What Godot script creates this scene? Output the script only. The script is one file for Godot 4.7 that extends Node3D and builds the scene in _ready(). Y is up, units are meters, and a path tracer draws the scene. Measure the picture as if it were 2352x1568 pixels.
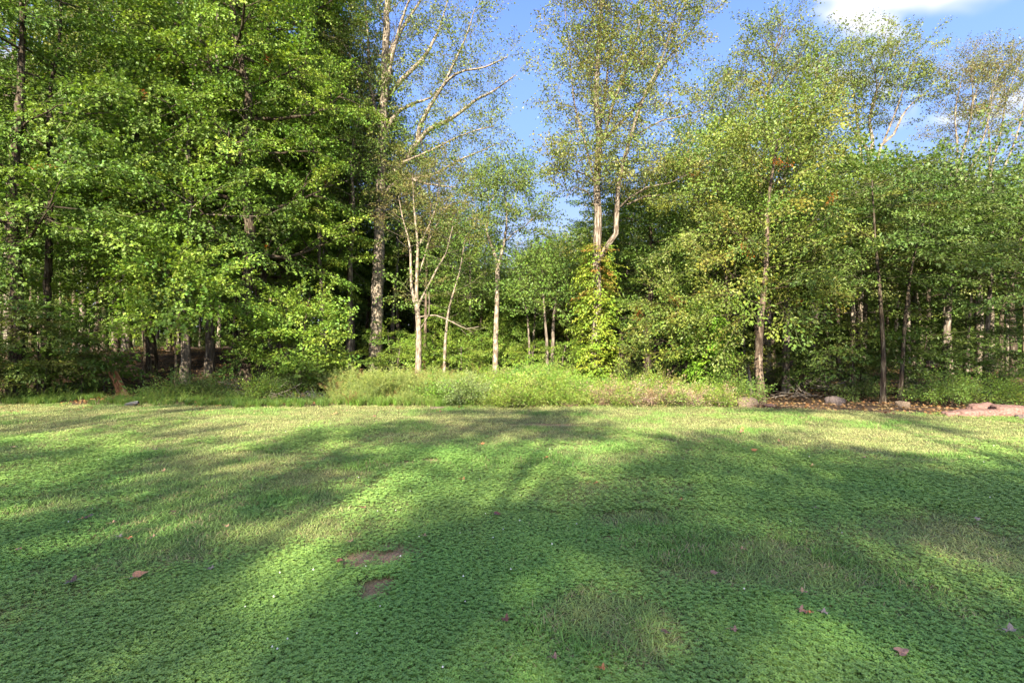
extends Node3D

# ---- one image pixel of the survey drawing is 1/1176 of the depth; the eye stands 1.5 m above the lawn
const F := 1176.0
const EYE := 1.5
const EXPOSURE := 4.7
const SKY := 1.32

var rng := RandomNumberGenerator.new()
var taken := {}
var bump_noise := FastNoiseLite.new()
var patch_noise := FastNoiseLite.new()
var clump_noise := FastNoiseLite.new()
var leaf_mat: StandardMaterial3D
var gloss_leaf_mat: StandardMaterial3D
var grass_mat: StandardMaterial3D
var bark := {}
var sprays := {}


class Geo:
	var v := PackedVector3Array()
	var n := PackedVector3Array()
	var uv := PackedVector2Array()
	var c := PackedColorArray()
	var ix := PackedInt32Array()

	func tri(a: Vector3, b: Vector3, d: Vector3, col: Color) -> void:
		var nn := (d - a).cross(b - a).normalized()
		var k := v.size()
		v.append(a)
		v.append(b)
		v.append(d)
		for i in 3:
			n.append(nn)
			c.append(col)
			uv.append(Vector2.ZERO)
			ix.append(k + i)

	func tube(pts: PackedVector3Array, r0: float, r1: float, sides: int, flare := 0.0, col := Color.WHITE) -> void:
		var m := pts.size()
		if m < 2:
			return
		var t := (pts[1] - pts[0]).normalized()
		var side := t.cross(Vector3(0.31, 0.12, 0.94)).normalized()
		if side.length() < 0.1:
			side = t.cross(Vector3.RIGHT).normalized()
		var first := v.size()
		var along := 0.0
		var around := maxf(1.0, roundf(TAU * r0 / 0.5))
		for i in m:
			if i > 0:
				along += pts[i].distance_to(pts[i - 1])
			var tt := (pts[mini(i + 1, m - 1)] - pts[maxi(i - 1, 0)]).normalized()
			side = (side - tt * side.dot(tt)).normalized()
			var up := tt.cross(side)
			var q := float(i) / (m - 1)
			var r := lerpf(r0, r1, q)
			if flare > 0.0:
				r *= 1.0 + flare * exp(-along / 0.28)
			for s in sides + 1:
				var a := TAU * s / sides
				var o := side * cos(a) + up * sin(a)
				var rr := r
				if flare > 0.0:
					rr *= 1.0 + 0.12 * flare * sin(a * 3.0 + 1.0) * exp(-along / 0.4) + 0.05 * sin(a * 2.0 + along * 1.7)
				v.append(pts[i] + o * rr)
				n.append(o)
				c.append(col)
				uv.append(Vector2(around * s / sides, along / 0.8))
		var w := sides + 1
		for i in m - 1:
			for s in sides:
				var k := first + i * w + s
				ix.append(k)
				ix.append(k + w)
				ix.append(k + 1)
				ix.append(k + 1)
				ix.append(k + w)
				ix.append(k + w + 1)

	func mesh(mat: Material) -> ArrayMesh:
		var am := ArrayMesh.new()
		if v.is_empty():
			return am
		var a := []
		a.resize(Mesh.ARRAY_MAX)
		a[Mesh.ARRAY_VERTEX] = v
		a[Mesh.ARRAY_NORMAL] = n
		a[Mesh.ARRAY_TEX_UV] = uv
		a[Mesh.ARRAY_COLOR] = c
		a[Mesh.ARRAY_INDEX] = ix
		am.add_surface_from_arrays(Mesh.PRIMITIVE_TRIANGLES, a)
		am.surface_set_material(0, mat)
		return am


class Spec:                       # how a kind of tree branches and which spray its twigs carry
	var spray := "maple"
	var wander := 0.16
	var up := 0.02                # pull of each step upwards (negative droops)
	var twig_up := -0.02
	var ratio := 0.42             # twig length over branch length
	var kids := 2.2               # twigs per metre of branch
	var angle := 0.95
	var flat := 0.2               # how level the twigs lie
	var gap := 0.42               # metres between sprays on a twig
	var size := 1.0
	var loose := 0.5             # how untidy the sprays are
	var pal: Array = []
	var rare := Color(0.42, 0.13, 0.02)
	var rare_share := 0.0


class Plant:
	var geo := Geo.new()
	var xf: Array[Transform3D] = []
	var col := PackedColorArray()


# =====================================================================  small helpers

func px(u: float, v: float, z: float) -> Vector3:
	return Vector3((u - 1176.0) / F * z, EYE + (784.0 - v) / F * z, -z)


func ground_px(u: float, v: float) -> Vector3:      # the spot of lawn seen at that survey pixel
	var z := EYE * F / maxf(v - 784.0, 8.0)
	var p := px(u, v, z)
	p.y = gy(p.x, p.z)
	return p


func rf(a: float, b: float) -> float:
	return rng.randf_range(a, b)


func rv() -> Vector3:
	return Vector3(rf(-1, 1), rf(-1, 1), rf(-1, 1))


func sm(a: float, b: float, x: float) -> float:
	return smoothstep(a, b, x)


func gy(x: float, zw: float) -> float:
	var d := -zw
	var y := 0.03 * bump_noise.get_noise_2d(x * 6.0, zw * 6.0) * sm(0.0, 3.0, d)
	y -= 0.16 * sm(12.0, 14.0, d) * sm(-9.0, -5.0, x) * (1.0 - sm(7.0, 10.0, x))
	y += 1.1 * sm(-6.0, -15.0, x) * sm(13.0, 24.0, d)
	y += 0.12 * bump_noise.get_noise_2d(x * 2.0 + 40.0, zw * 2.0) * sm(13.0, 18.0, d)
	return y


func lawn_edge(x: float) -> float:
	var e := 11.9 - 1.6 * sm(4.0, 10.0, x) + 0.5 * sm(-4.0, -12.0, x)
	return e + 0.45 * bump_noise.get_noise_2d(x * 8.0, 77.0) + 0.3 * bump_noise.get_noise_2d(x * 40.0, 7.0)


func numbered(called: String) -> String:
	if not taken.has(called):
		taken[called] = 0
		return called
	taken[called] += 1
	return "%s_%03d" % [called, taken[called]]


func thing(called: String, label: String, category: String, at := Vector3.ZERO, group := "") -> Node3D:
	var o := Node3D.new()
	o.name = numbered(called)
	add_child(o)
	o.position = at
	tag(o, label, category, group)
	return o


func tag(o: Node3D, label: String, category: String, group := "") -> void:
	o.set_meta("label", label)
	o.set_meta("category", category)
	if group:
		o.set_meta("group", group)


func part(called: String, m: Mesh, parent: Node3D) -> MeshInstance3D:
	var o := MeshInstance3D.new()
	o.name = numbered(called) if parent == self else called
	o.mesh = m
	parent.add_child(o, true)
	return o


func scatter(called: String, m: Mesh, xf: Array[Transform3D], col: PackedColorArray, parent: Node3D) -> MultiMeshInstance3D:
	var mm := MultiMesh.new()
	mm.transform_format = MultiMesh.TRANSFORM_3D
	mm.use_colors = true
	mm.mesh = m
	mm.instance_count = xf.size()
	for i in xf.size():
		mm.set_instance_transform(i, xf[i])
		mm.set_instance_color(i, col[i])
	var o := MultiMeshInstance3D.new()
	o.name = numbered(called) if parent == self else called
	o.multimesh = mm
	parent.add_child(o, true)
	o.set_meta("kind", "stuff")
	return o


func frame(fwd: Vector3, up: Vector3) -> Basis:
	var z := fwd.normalized()
	var x := up.cross(z)
	if x.length() < 0.05:
		x = Vector3.RIGHT.cross(z)
	x = x.normalized()
	return Basis(x, z.cross(x), z)


func tint(pal: Array, spread := 0.16) -> Color:
	var a: Color = pal[rng.randi() % pal.size()]
	var b: Color = pal[rng.randi() % pal.size()]
	var k := rf(1.0 - spread, 1.0 + spread)
	var m := a.lerp(b, rng.randf())
	return Color(m.r * k * rf(0.92, 1.08), m.g * k, m.b * k * rf(0.9, 1.1))


# =====================================================================  materials

func make_leaf_material(called: String, rough: float, through: float, spec: float) -> StandardMaterial3D:
	var m := StandardMaterial3D.new()
	m.resource_name = called
	m.vertex_color_use_as_albedo = true
	m.roughness = rough
	m.metallic_specular = spec
	m.cull_mode = BaseMaterial3D.CULL_DISABLED
	m.backlight_enabled = true
	m.backlight = Color(through, through, through * 0.72)
	return m


func make_bark(called: String, dark: Color, mid: Color, light: Color, stretch: float, relief: float, seed_: int) -> StandardMaterial3D:
	var f := FastNoiseLite.new()
	f.seed = seed_
	f.frequency = 0.022
	f.fractal_octaves = 5
	f.fractal_gain = 0.6
	var g := Gradient.new()
	g.set_color(0, dark)
	g.set_color(1, light)
	g.add_point(0.38, dark.lerp(mid, 0.55))
	g.add_point(0.55, mid)
	g.add_point(0.72, mid.lerp(light, 0.6))
	var t := NoiseTexture2D.new()
	t.width = 256
	t.height = 256
	t.seamless = true
	t.noise = f
	t.color_ramp = g
	var h := NoiseTexture2D.new()
	h.width = 256
	h.height = 256
	h.seamless = true
	h.noise = f
	var m := StandardMaterial3D.new()
	m.resource_name = called
	m.albedo_texture = t
	m.roughness = 0.9
	m.metallic_specular = 0.25
	m.uv1_scale = Vector3(1.0, stretch, 1.0)
	m.heightmap_enabled = true
	m.heightmap_texture = h
	m.heightmap_scale = relief
	return m


func solid(called: String, c: Color, rough := 0.85) -> StandardMaterial3D:
	var m := StandardMaterial3D.new()
	m.resource_name = called
	m.albedo_color = c.linear_to_srgb()
	m.roughness = rough
	return m


func speckled(called: String, a: Color, b: Color, freq: float, relief: float, seed_: int, scale := 1.0, world := true) -> StandardMaterial3D:
	var f := FastNoiseLite.new()
	f.seed = seed_
	f.frequency = freq
	f.fractal_octaves = 5
	f.fractal_gain = 0.62
	var g := Gradient.new()
	g.set_color(0, a.linear_to_srgb())
	g.set_color(1, b.linear_to_srgb())
	g.set_offset(0, 0.25)
	g.set_offset(1, 0.75)
	var t := NoiseTexture2D.new()
	t.width = 512
	t.height = 512
	t.seamless = true
	t.noise = f
	t.color_ramp = g
	var h := NoiseTexture2D.new()
	h.width = 512
	h.height = 512
	h.seamless = true
	h.noise = f
	var m := StandardMaterial3D.new()
	m.resource_name = called
	m.albedo_texture = t
	m.roughness = 0.92
	m.metallic_specular = 0.3
	m.uv1_triplanar = true
	m.uv1_world_triplanar = world
	m.uv1_scale = Vector3.ONE * scale
	m.heightmap_enabled = relief > 0.0
	m.heightmap_texture = h
	m.heightmap_scale = relief
	return m


# =====================================================================  sprays: a twig with its leaves

func leaf(g: Geo, p: Vector3, fwd: Vector3, up: Vector3, size: float, wid: float, col: Color, lobed := false) -> void:
	var b := frame(fwd, up)
	var f := b.z
	var s := b.x
	var u := b.y
	var fold := rf(0.05, 0.3) * wid
	var dr := rf(-0.05, 0.3) * size
	if not lobed:
		var l := p + f * size * 0.42 - s * wid * 0.5 + u * fold
		var r := p + f * size * 0.42 + s * wid * 0.5 + u * fold
		var tip := p + f * size - u * dr
		var k := rf(0.86, 1.0)
		g.tri(p, l, tip, col)
		g.tri(p, tip, r, Color(col.r * k, col.g * k, col.b * k))
		return
	var mid := p + f * size * 0.36
	var rim := PackedVector3Array()
	rim.append(p)
	rim.append(p + f * size * 0.10 - s * wid * 0.36 + u * fold * 0.8)
	rim.append(p + f * size * 0.52 - s * wid * 0.54 + u * fold)
	rim.append(p + f * size * 0.55 - s * wid * 0.20 + u * fold * 0.4)
	rim.append(p + f * size - u * dr)
	rim.append(p + f * size * 0.55 + s * wid * 0.20 + u * fold * 0.4)
	rim.append(p + f * size * 0.52 + s * wid * 0.54 + u * fold)
	rim.append(p + f * size * 0.10 + s * wid * 0.36 + u * fold * 0.8)
	for i in 8:
		g.tri(mid, rim[i], rim[(i + 1) % 8], col)


func leaf_tone(a := 0.72) -> Color:
	var k := rf(a, 1.0)
	return Color(k * rf(0.85, 1.0), k, k * rf(0.7, 1.0))


# length 1 along +z; leaves lie level (tidy) or hang every way (wild)
func make_spray(leaves: int, size: float, wid: float, width: float, tilt: float, droop: float, lobed: bool, thick: float) -> ArrayMesh:
	var g := Geo.new()
	var twig := Color(0.75, 0.6, 0.95)
	var pts := PackedVector3Array()
	for i in 5:
		var q := i / 4.0
		pts.append(Vector3(0.05 * sin(q * 5.0), -droop * q * q, q * 0.95))
	g.tube(pts, 0.008, 0.003, 3, 0.0, twig)
	var n_side := 6
	var per := maxi(2, leaves / (n_side + 1))
	for s in n_side + 1:
		var q := (s + 0.6) / (n_side + 0.6)
		var start := Vector3(0.05 * sin(q * 5.0), -droop * q * q, q * 0.9)
		var sgn := 1.0 if s % 2 == 0 else -1.0
		var dir := Vector3(sgn * rf(0.6, 1.0), rf(-0.3, 0.25) * (0.4 + thick), rf(0.55, 0.9)).normalized()
		var ln := width * (1.1 - 0.65 * q) * rf(0.8, 1.2)
		if s == n_side:
			dir = Vector3(0, -0.1, 1)
			ln = 0.25
			start = Vector3(0, -droop * 0.8, 0.85)
		var tw := PackedVector3Array([start, start + dir * ln * 0.5, start + dir * ln + Vector3(0, -droop * 0.2, 0)])
		g.tube(tw, 0.004, 0.002, 3, 0.0, twig)
		for k in per:
			var e := (k + rf(0.2, 1.0)) / per
			var p := tw[0].lerp(tw[2], e) + Vector3(0, rf(-0.5, 0.5) * thick * 0.25, 0)
			var lf := (dir * 0.5 + Vector3(rf(-1, 1), rf(-0.7, 0.25) * (0.35 + tilt), rf(-0.6, 1))).normalized()
			var up := (Vector3.UP + rv() * tilt).normalized()
			leaf(g, p + lf * size * 0.15, lf, up, size * rf(0.72, 1.2), wid * rf(0.75, 1.15), leaf_tone(), lobed)
	return g.mesh(leaf_mat)


func make_sprays() -> void:
	rng.seed = 11
	for k in 3:
		sprays["maple%d" % k] = make_spray(70, 0.088, 0.078, 0.52, 0.6, 0.16, true, 0.7)
		sprays["airy%d" % k] = make_spray(30, 0.09, 0.075, 0.38, 1.6, 0.08, false, 1.3)
		sprays["beech%d" % k] = make_spray(84, 0.08, 0.050, 0.5, 0.5, 0.14, false, 0.35)
		sprays["bush%d" % k] = make_spray(40, 0.085, 0.052, 0.36, 0.9, 0.1, false, 1.3)
		sprays["big%d" % k] = make_spray(22, 0.15, 0.07, 0.3, 0.6, 0.2, false, 0.6)
		sprays["clump%d" % k] = make_spray(90, 0.078, 0.056, 0.5, 1.0, 0.12, false, 1.4)
		sprays["far%d" % k] = make_spray(44, 0.17, 0.13, 0.62, 0.9, 0.15, false, 1.2)
		sprays["vine%d" % k] = make_spray(26, 0.13, 0.10, 0.30, 0.6, 0.25, false, 0.6)


# =====================================================================  growing

func smooth_line(pts: PackedVector3Array, every: float) -> PackedVector3Array:
	var out := PackedVector3Array()
	for i in pts.size() - 1:
		var a := pts[maxi(i - 1, 0)]
		var b := pts[i]
		var c := pts[i + 1]
		var d := pts[mini(i + 2, pts.size() - 1)]
		var m := maxi(1, int(b.distance_to(c) / every))
		for k in m:
			out.append(b.cubic_interpolate(c, a, d, float(k) / m))
	out.append(pts[pts.size() - 1])
	return out


func line_at(pts: PackedVector3Array, q: float) -> Vector3:
	var x := clampf(q, 0.0, 1.0) * (pts.size() - 1)
	var i := mini(int(x), pts.size() - 2)
	return pts[i].lerp(pts[i + 1], x - i)


func put_spray(t: Plant, p: Vector3, fwd: Vector3, s: Spec, k := 1.0) -> void:
	var up := (Vector3.UP + rv() * s.loose).normalized()
	var b := frame(fwd, up).scaled_local(Vector3.ONE * s.size * k * rf(0.75, 1.25))
	var odd := rng.randf() < s.rare_share
	t.xf.append(Transform3D(b.scaled_local(Vector3.ONE * 0.45) if odd else b, p))
	t.col.append(s.rare * rf(0.7, 1.0) if odd else tint(s.pal))


func grow(t: Plant, p: Vector3, d: Vector3, length: float, r: float, level: int, s: Spec) -> void:
	var n := clampi(int(length / 0.5) + 1, 2, 7)
	var pts := PackedVector3Array([p])
	var lift := s.up if level > 0 else s.twig_up
	for i in n:
		d += rv() * s.wander
		d.y += lift * (1.0 + i * 0.5)
		d = d.normalized()
		p += d * length / n
		pts.append(p)
	if r > 0.004:
		t.geo.tube(pts, r, maxf(r * 0.35, 0.003), 6 if r > 0.05 else (4 if r > 0.02 else 3))
	if level <= 0:
		var m := maxi(1, int(length / s.gap))
		for k in m:
			var q := (k + rf(0.3, 1.0)) / m
			var side := d.cross(Vector3.UP).normalized() * (1.0 if k % 2 == 0 else -1.0)
			put_spray(t, line_at(pts, q), (d + side * rf(0.2, 1.0)).normalized(), s)
		put_spray(t, p, d, s)
		return
	var m := int(length * s.kids) + 2
	var turn := rf(0, TAU)
	for k in m:
		var q := lerpf(0.18, 1.0, (k + rf(0.0, 0.9)) / m)
		turn += 2.4 + rf(-0.4, 0.4)
		var a := line_at(pts, q)
		var fd := (line_at(pts, q + 0.1) - line_at(pts, q - 0.1)).normalized()
		var side := fd.cross(Vector3.UP if absf(fd.y) < 0.95 else Vector3.RIGHT).normalized()
		var o := (side * cos(turn) + fd.cross(side) * sin(turn))
		o.y *= 1.0 - s.flat
		var cd := (fd * cos(s.angle) + o * sin(s.angle)).normalized()
		cd.y *= 1.0 - 0.4 * s.flat
		grow(t, a, cd.normalized(), length * s.ratio * (1.25 - 0.6 * q) * rf(0.75, 1.25), r * 0.42, level - 1, s)


# branches all along a stem between two fractions; reach(q) in metres is longest * the shape
func clothe(t: Plant, pts: PackedVector3Array, from: float, to: float, count: int, longest: float, taper: float, rise: float, r: float, s: Spec, lean := Vector3.ZERO, level := 1) -> void:
	var turn := rf(0, TAU)
	for k in count:
		var e := (k + rf(0.0, 0.9)) / count
		var q := lerpf(from, to, e)
		turn += 2.4 + rf(-0.5, 0.5)
		var o := Vector3(cos(turn), 0, sin(turn)) + lean
		var up := lerpf(rise * 0.5, rise * 1.5, e)
		var ln := longest * lerpf(1.0, taper, e) * rf(0.65, 1.15)
		grow(t, line_at(pts, q), (o + Vector3.UP * up).normalized(), ln, maxf(0.008, r * ln / 3.0), level, s)


func stem(t: Plant, raw: PackedVector3Array, r0: float, r1: float, sides := 9, flare := 0.0) -> PackedVector3Array:
	var pts := smooth_line(raw, 0.35)
	for i in range(1, pts.size() - 1):
		pts[i] += rv() * r0 * 0.12
	t.geo.tube(pts, r0, r1, sides, flare)
	return pts


# a limb read off the survey drawing: pixel pairs, depths run from z0 to z1
func limb(t: Plant, uv: Array, z0: float, z1: float, r0: float, r1: float, sides := 7) -> PackedVector3Array:
	var raw := PackedVector3Array()
	for i in uv.size():
		var q := float(i) / maxi(uv.size() - 1, 1)
		raw.append(px(uv[i].x, uv[i].y, lerpf(z0, z1, q)))
	return stem(t, raw, r0, r1, sides)


func finish(t: Plant, root: Node3D, s: Spec, mat: Material, crown := "crown", variant := 0) -> void:
	var at := root.position
	if not t.geo.v.is_empty():
		for i in t.geo.v.size():
			t.geo.v[i] -= at
		part("trunk", t.geo.mesh(mat), root)
	for i in t.xf.size():
		t.xf[i].origin -= at
	if t.xf.size():
		scatter(crown, sprays["%s%d" % [s.spray, variant % 3]], t.xf, t.col, root)


func spec(kind: String, pal: Array) -> Spec:
	var s := Spec.new()
	s.spray = kind
	s.pal = pal
	if kind == "airy":
		s.wander = 0.2
		s.up = 0.06
		s.twig_up = 0.03
		s.flat = 0.0
		s.gap = 0.5
		s.loose = 0.9
		s.angle = 0.75
		s.kids = 1.9
	elif kind == "beech":
		s.up = 0.0
		s.twig_up = -0.02
		s.flat = 0.75
		s.loose = 0.25
		s.kids = 1.6
		s.gap = 0.6
		s.angle = 0.85
	elif kind == "clump":
		s.flat = 0.1
		s.loose = 0.7
		s.gap = 0.75
		s.kids = 1.5
		s.ratio = 0.42
	elif kind == "bush":
		s.flat = 0.0
		s.loose = 0.8
		s.gap = 0.3
		s.ratio = 0.5
	elif kind == "far":
		s.gap = 0.9
		s.kids = 1.1
		s.loose = 0.6
		s.size = 1.35
	return s


# a forest tree that stands at pixel column u, depth z
func tree(called: String, label: String, category: String, u: float, z: float, height: float, r: float, crown_from: float, branches: int, reach: float, s: Spec, mat: Material, bend := 0.0, group := "", taper := 0.35, rise := 0.35, lean := Vector3.ZERO) -> Node3D:
	rng.seed = hash(label + str(u))
	var base := px(u, 784, z)
	base.y = gy(base.x, base.z) - 0.05
	var root := thing(called, label, category, base, group)
	var t := Plant.new()
	var raw := PackedVector3Array()
	var m := maxi(4, int(height / 2.5))
	for i in m + 1:
		var q := float(i) / m
		var w := rv() * 0.02 * height * (0.2 + q) if i > 0 else Vector3.ZERO
		raw.append(base + Vector3(bend * q * q + w.x, height * q, w.z))
	var pts := stem(t, raw, r, maxf(r * 0.12, 0.012), 9 if z < 19 else 7, 0.45)
	clothe(t, pts, crown_from, 1.0, branches, reach, taper, rise, r * 0.28, s, lean)
	finish(t, root, s, mat, "crown", rng.randi() % 3)
	return root


# a many-stemmed shrub, w wide and h high
func shrub(called: String, label: String, u: float, z: float, w: float, h: float, count: int, s: Spec, mat: Material, group := "", variant := 0) -> Node3D:
	rng.seed = hash(label + str(u))
	var base := px(u, 784, z)
	base.y = gy(base.x, base.z) - 0.02
	var root := thing(called, label, "shrub", base, group)
	var t := Plant.new()
	for k in count:
		var a := rf(0, TAU)
		var q := sqrt(rng.randf())
		var foot := base + Vector3(cos(a), 0, sin(a)) * q * w * 0.18
		var tip := base + Vector3(cos(a) * q * w * 0.5, h * (1.0 - 0.55 * q * q) * rf(0.6, 1.05), sin(a) * q * w * 0.5)
		var mid := foot.lerp(tip, 0.55) + Vector3(0, h * 0.14, 0) + rv() * 0.05
		var pts := smooth_line(PackedVector3Array([foot, mid, tip]), 0.25)
		t.geo.tube(pts, 0.010, 0.004, 3)
		for j in 4:
			var e := lerpf(0.3, 1.0, j / 3.0)
			var d := (tip - foot).normalized() + rv() * 0.8
			d.y *= 0.6
			put_spray(t, line_at(pts, e), d.normalized(), s, 0.5)
	if not t.geo.v.is_empty():
		for i in t.geo.v.size():
			t.geo.v[i] -= base
		part("stems", t.geo.mesh(mat), root)
	for i in t.xf.size():
		t.xf[i].origin -= base
	scatter("foliage", sprays["%s%d" % [s.spray, variant % 3]], t.xf, t.col, root)
	return root


# =====================================================================  the scene

func _ready() -> void:
	var cam := Camera3D.new()
	cam.name = "camera"
	cam.fov = rad_to_deg(2.0 * atan(784.0 / F))
	cam.position = Vector3(0, EYE, 0)
	cam.near = 0.05
	cam.far = 2000.0
	add_child(cam)
	cam.current = true

	var env := Environment.new()
	env.background_mode = Environment.BG_SKY
	env.tonemap_mode = Environment.TONE_MAPPER_LINEAR
	env.tonemap_exposure = EXPOSURE
	env.sdfgi_enabled = true
	env.ssao_enabled = true
	env.ssil_enabled = true
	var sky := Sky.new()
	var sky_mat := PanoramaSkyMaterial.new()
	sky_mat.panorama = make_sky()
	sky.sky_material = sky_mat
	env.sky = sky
	var we := WorldEnvironment.new()
	we.name = "world_environment"
	we.environment = env
	add_child(we)

	var sun := DirectionalLight3D.new()
	sun.name = "sun"
	sun.light_energy = 1.6
	sun.light_color = Color(1.0, 0.955, 0.86)
	sun.light_angular_distance = 0.5
	sun.shadow_enabled = true
	add_child(sun)
	sun.look_at_from_position(Vector3.ZERO, SUN_WAY)

	bump_noise.seed = 5
	bump_noise.frequency = 0.05
	bump_noise.fractal_octaves = 3
	patch_noise.seed = 21
	patch_noise.frequency = 0.16
	patch_noise.fractal_octaves = 3
	clump_noise.seed = 33
	clump_noise.frequency = 0.9
	clump_noise.fractal_octaves = 2

	leaf_mat = make_leaf_material("leaves", 0.5, 0.85, 0.4)
	grass_mat = make_leaf_material("grass_blades", 0.55, 0.6, 0.35)
	bark.grey = make_bark("grey_bark", Color(0.25, 0.22, 0.19), Color(0.42, 0.38, 0.34), Color(0.6, 0.57, 0.52), 0.25, 1.6, 3)
	bark.pale = make_bark("pale_bark", Color(0.30, 0.26, 0.22), Color(0.50, 0.455, 0.40), Color(0.66, 0.62, 0.56), 0.4, 0.8, 4)
	bark.dark = make_bark("dark_bark", Color(0.15, 0.12, 0.10), Color(0.28, 0.24, 0.2), Color(0.44, 0.42, 0.36), 0.3, 2.2, 6)
	bark.brown = make_bark("brown_bark", Color(0.22, 0.18, 0.15), Color(0.38, 0.325, 0.275), Color(0.53, 0.48, 0.42), 0.3, 1.8, 8)
	bark.lichen = make_bark("lichened_bark", Color(0.24, 0.20, 0.17), Color(0.42, 0.375, 0.33), Color(0.64, 0.62, 0.57), 0.35, 1.4, 12)
	make_sprays()

	make_ground()
	make_lawn()
	make_shade_trees()
	make_left_wood()
	make_middle_trees()
	make_right_wood()
	make_deep_wood()
	make_brush()
	make_stones()
	make_dead_wood()
	make_fallen_leaves()


const SUN_WAY := Vector3(0.20, -0.60, -0.96)     # the way the sunlight travels: from behind the left shoulder


func make_sky() -> ImageTexture:
	var w := 1280
	var h := 640
	var im := Image.create(w, h, false, Image.FORMAT_RGBAF)
	var f := FastNoiseLite.new()
	f.seed = 14
	f.frequency = 0.9
	f.fractal_octaves = 6
	f.fractal_gain = 0.52
	var warp := FastNoiseLite.new()
	warp.seed = 4
	warp.frequency = 0.5
	var big := Vector3(0.88, 0.655, -1.0).normalized()
	var gap := Vector3(0.18, 0.55, -1.0).normalized()
	var sunward := -SUN_WAY.normalized()
	var top := Color(0.155, 0.315, 0.97)
	var mid := Color(0.31, 0.52, 1.06)
	var low := Color(0.80, 0.90, 1.04)
	for j in h:
		var lat := (0.5 - (j + 0.5) / h) * PI
		var y := sin(lat)
		var cl := cos(lat)
		var base := low
		if y > 0.0:
			var e := sqrt(y)
			base = low.lerp(mid, sm(0.18, 0.62, e)).lerp(top, sm(0.58, 0.85, e))
		for i in w:
			var c := base
			if y > 0.0:
				var lon := TAU * (i + 0.5) / w
				var d := Vector3(sin(lon) * cl, y, -cos(lon) * cl)
				var p := d / (y + 0.22) * 1.5
				p += Vector3(warp.get_noise_3dv(p), 0, warp.get_noise_3dv(p + Vector3(9, 0, 0))) * 0.5
				var k := f.get_noise_2d(p.x * 1.0 + 3.0, p.z * 1.6)
				var near_big := d.dot(big)
				var near_gap := d.dot(gap)
				var bigm := sm(0.966, 0.996, near_big) * sm(0.34, 0.48, y)
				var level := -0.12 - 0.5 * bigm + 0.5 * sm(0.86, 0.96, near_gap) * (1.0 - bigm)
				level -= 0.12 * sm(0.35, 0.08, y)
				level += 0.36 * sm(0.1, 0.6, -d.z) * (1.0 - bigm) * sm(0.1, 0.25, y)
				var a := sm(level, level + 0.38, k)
				var glow := 1.0 + 1.0 * sm(-0.1, 0.8, d.dot(sunward))  # clouds made brighter towards the sun, added to lift the shade
				c = c * (1.0 + 2.2 * pow(maxf(0.0, d.dot(sunward)), 12.0))  # wide bright halo round the sun, added to fill the shaded ground
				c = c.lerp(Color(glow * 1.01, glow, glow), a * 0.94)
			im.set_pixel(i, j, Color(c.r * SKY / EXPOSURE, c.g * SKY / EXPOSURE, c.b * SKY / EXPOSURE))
	return ImageTexture.create_from_image(im)


# ---------------------------------------------------------------------  ground

func soil_at(x: float, z: float) -> float:      # bare patches in the lawn, 0..1
	var q := Vector2(x, z)
	var k := 0.0
	for s in [[870, 1288, 0.34, 0.17], [905, 1262, 0.16, 0.1], [868, 1355, 0.14, 0.2], [915, 1066, 0.24, 0.12], [990, 1060, 0.2, 0.1], [1265, 975, 0.75, 0.12], [1413, 1236, 0.14, 0.09]]:
		var c := ground_px(s[0], s[1])
		var e := Vector2((q.x - c.x) / s[2], (q.y - c.z) / s[3]).length()
		e += 0.45 * clump_noise.get_noise_2d(x * 5.0, z * 5.0)
		k = maxf(k, 1.0 - sm(0.6, 1.15, e))
	return k


func dry_at(x: float, z: float) -> float:       # how straw-coloured the grass is
	var k := 0.45 + 0.9 * patch_noise.get_noise_2d(x * 2.3, z * 2.3) + 0.5 * sm(4.0, 9.5, -z)
	for s in [[1650, 1290, 1.0, 0.7], [1500, 1400, 0.5, 0.6], [1400, 1480, 0.7, 0.4], [950, 960, 1.6, 0.9], [1650, 965, 2.2, 0.8], [2000, 1020, 2.5, 0.9], [550, 950, 2.5, 0.8]]:
		var c := ground_px(s[0], s[1])
		k += 0.4 * (1.0 - sm(0.4, 1.2, Vector2((x - c.x) / s[2], (z - c.z) / s[3]).length()))
	return clampf(k, 0.0, 1.0)


func clover_at(x: float, z: float) -> float:
	var d := -z
	var k := 0.62 - 0.13 * maxf(0.0, d - 3.2) + 1.1 * patch_noise.get_noise_2d(x * 1.7 + 50.0, z * 1.7)
	for s in [[1350, 1240, 0.7, 0.8, 0.5], [700, 1400, 1.5, 0.8, 0.5], [1400, 1085, 0.9, 0.5, 0.5], [1950, 1450, 0.9, 0.6, 0.4], [1400, 1450, 0.55, 0.5, -0.9], [1700, 1290, 1.0, 0.5, -0.7], [2250, 1240, 0.8, 0.8, -0.6], [1450, 1200, 0.4, 0.3, -0.8]]:
		var c := ground_px(s[0], s[1])
		k += s[4] * (1.0 - sm(0.4, 1.2, Vector2((x - c.x) / s[2], (z - c.z) / s[3]).length()))
	return clampf(k, 0.0, 1.0)


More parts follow.
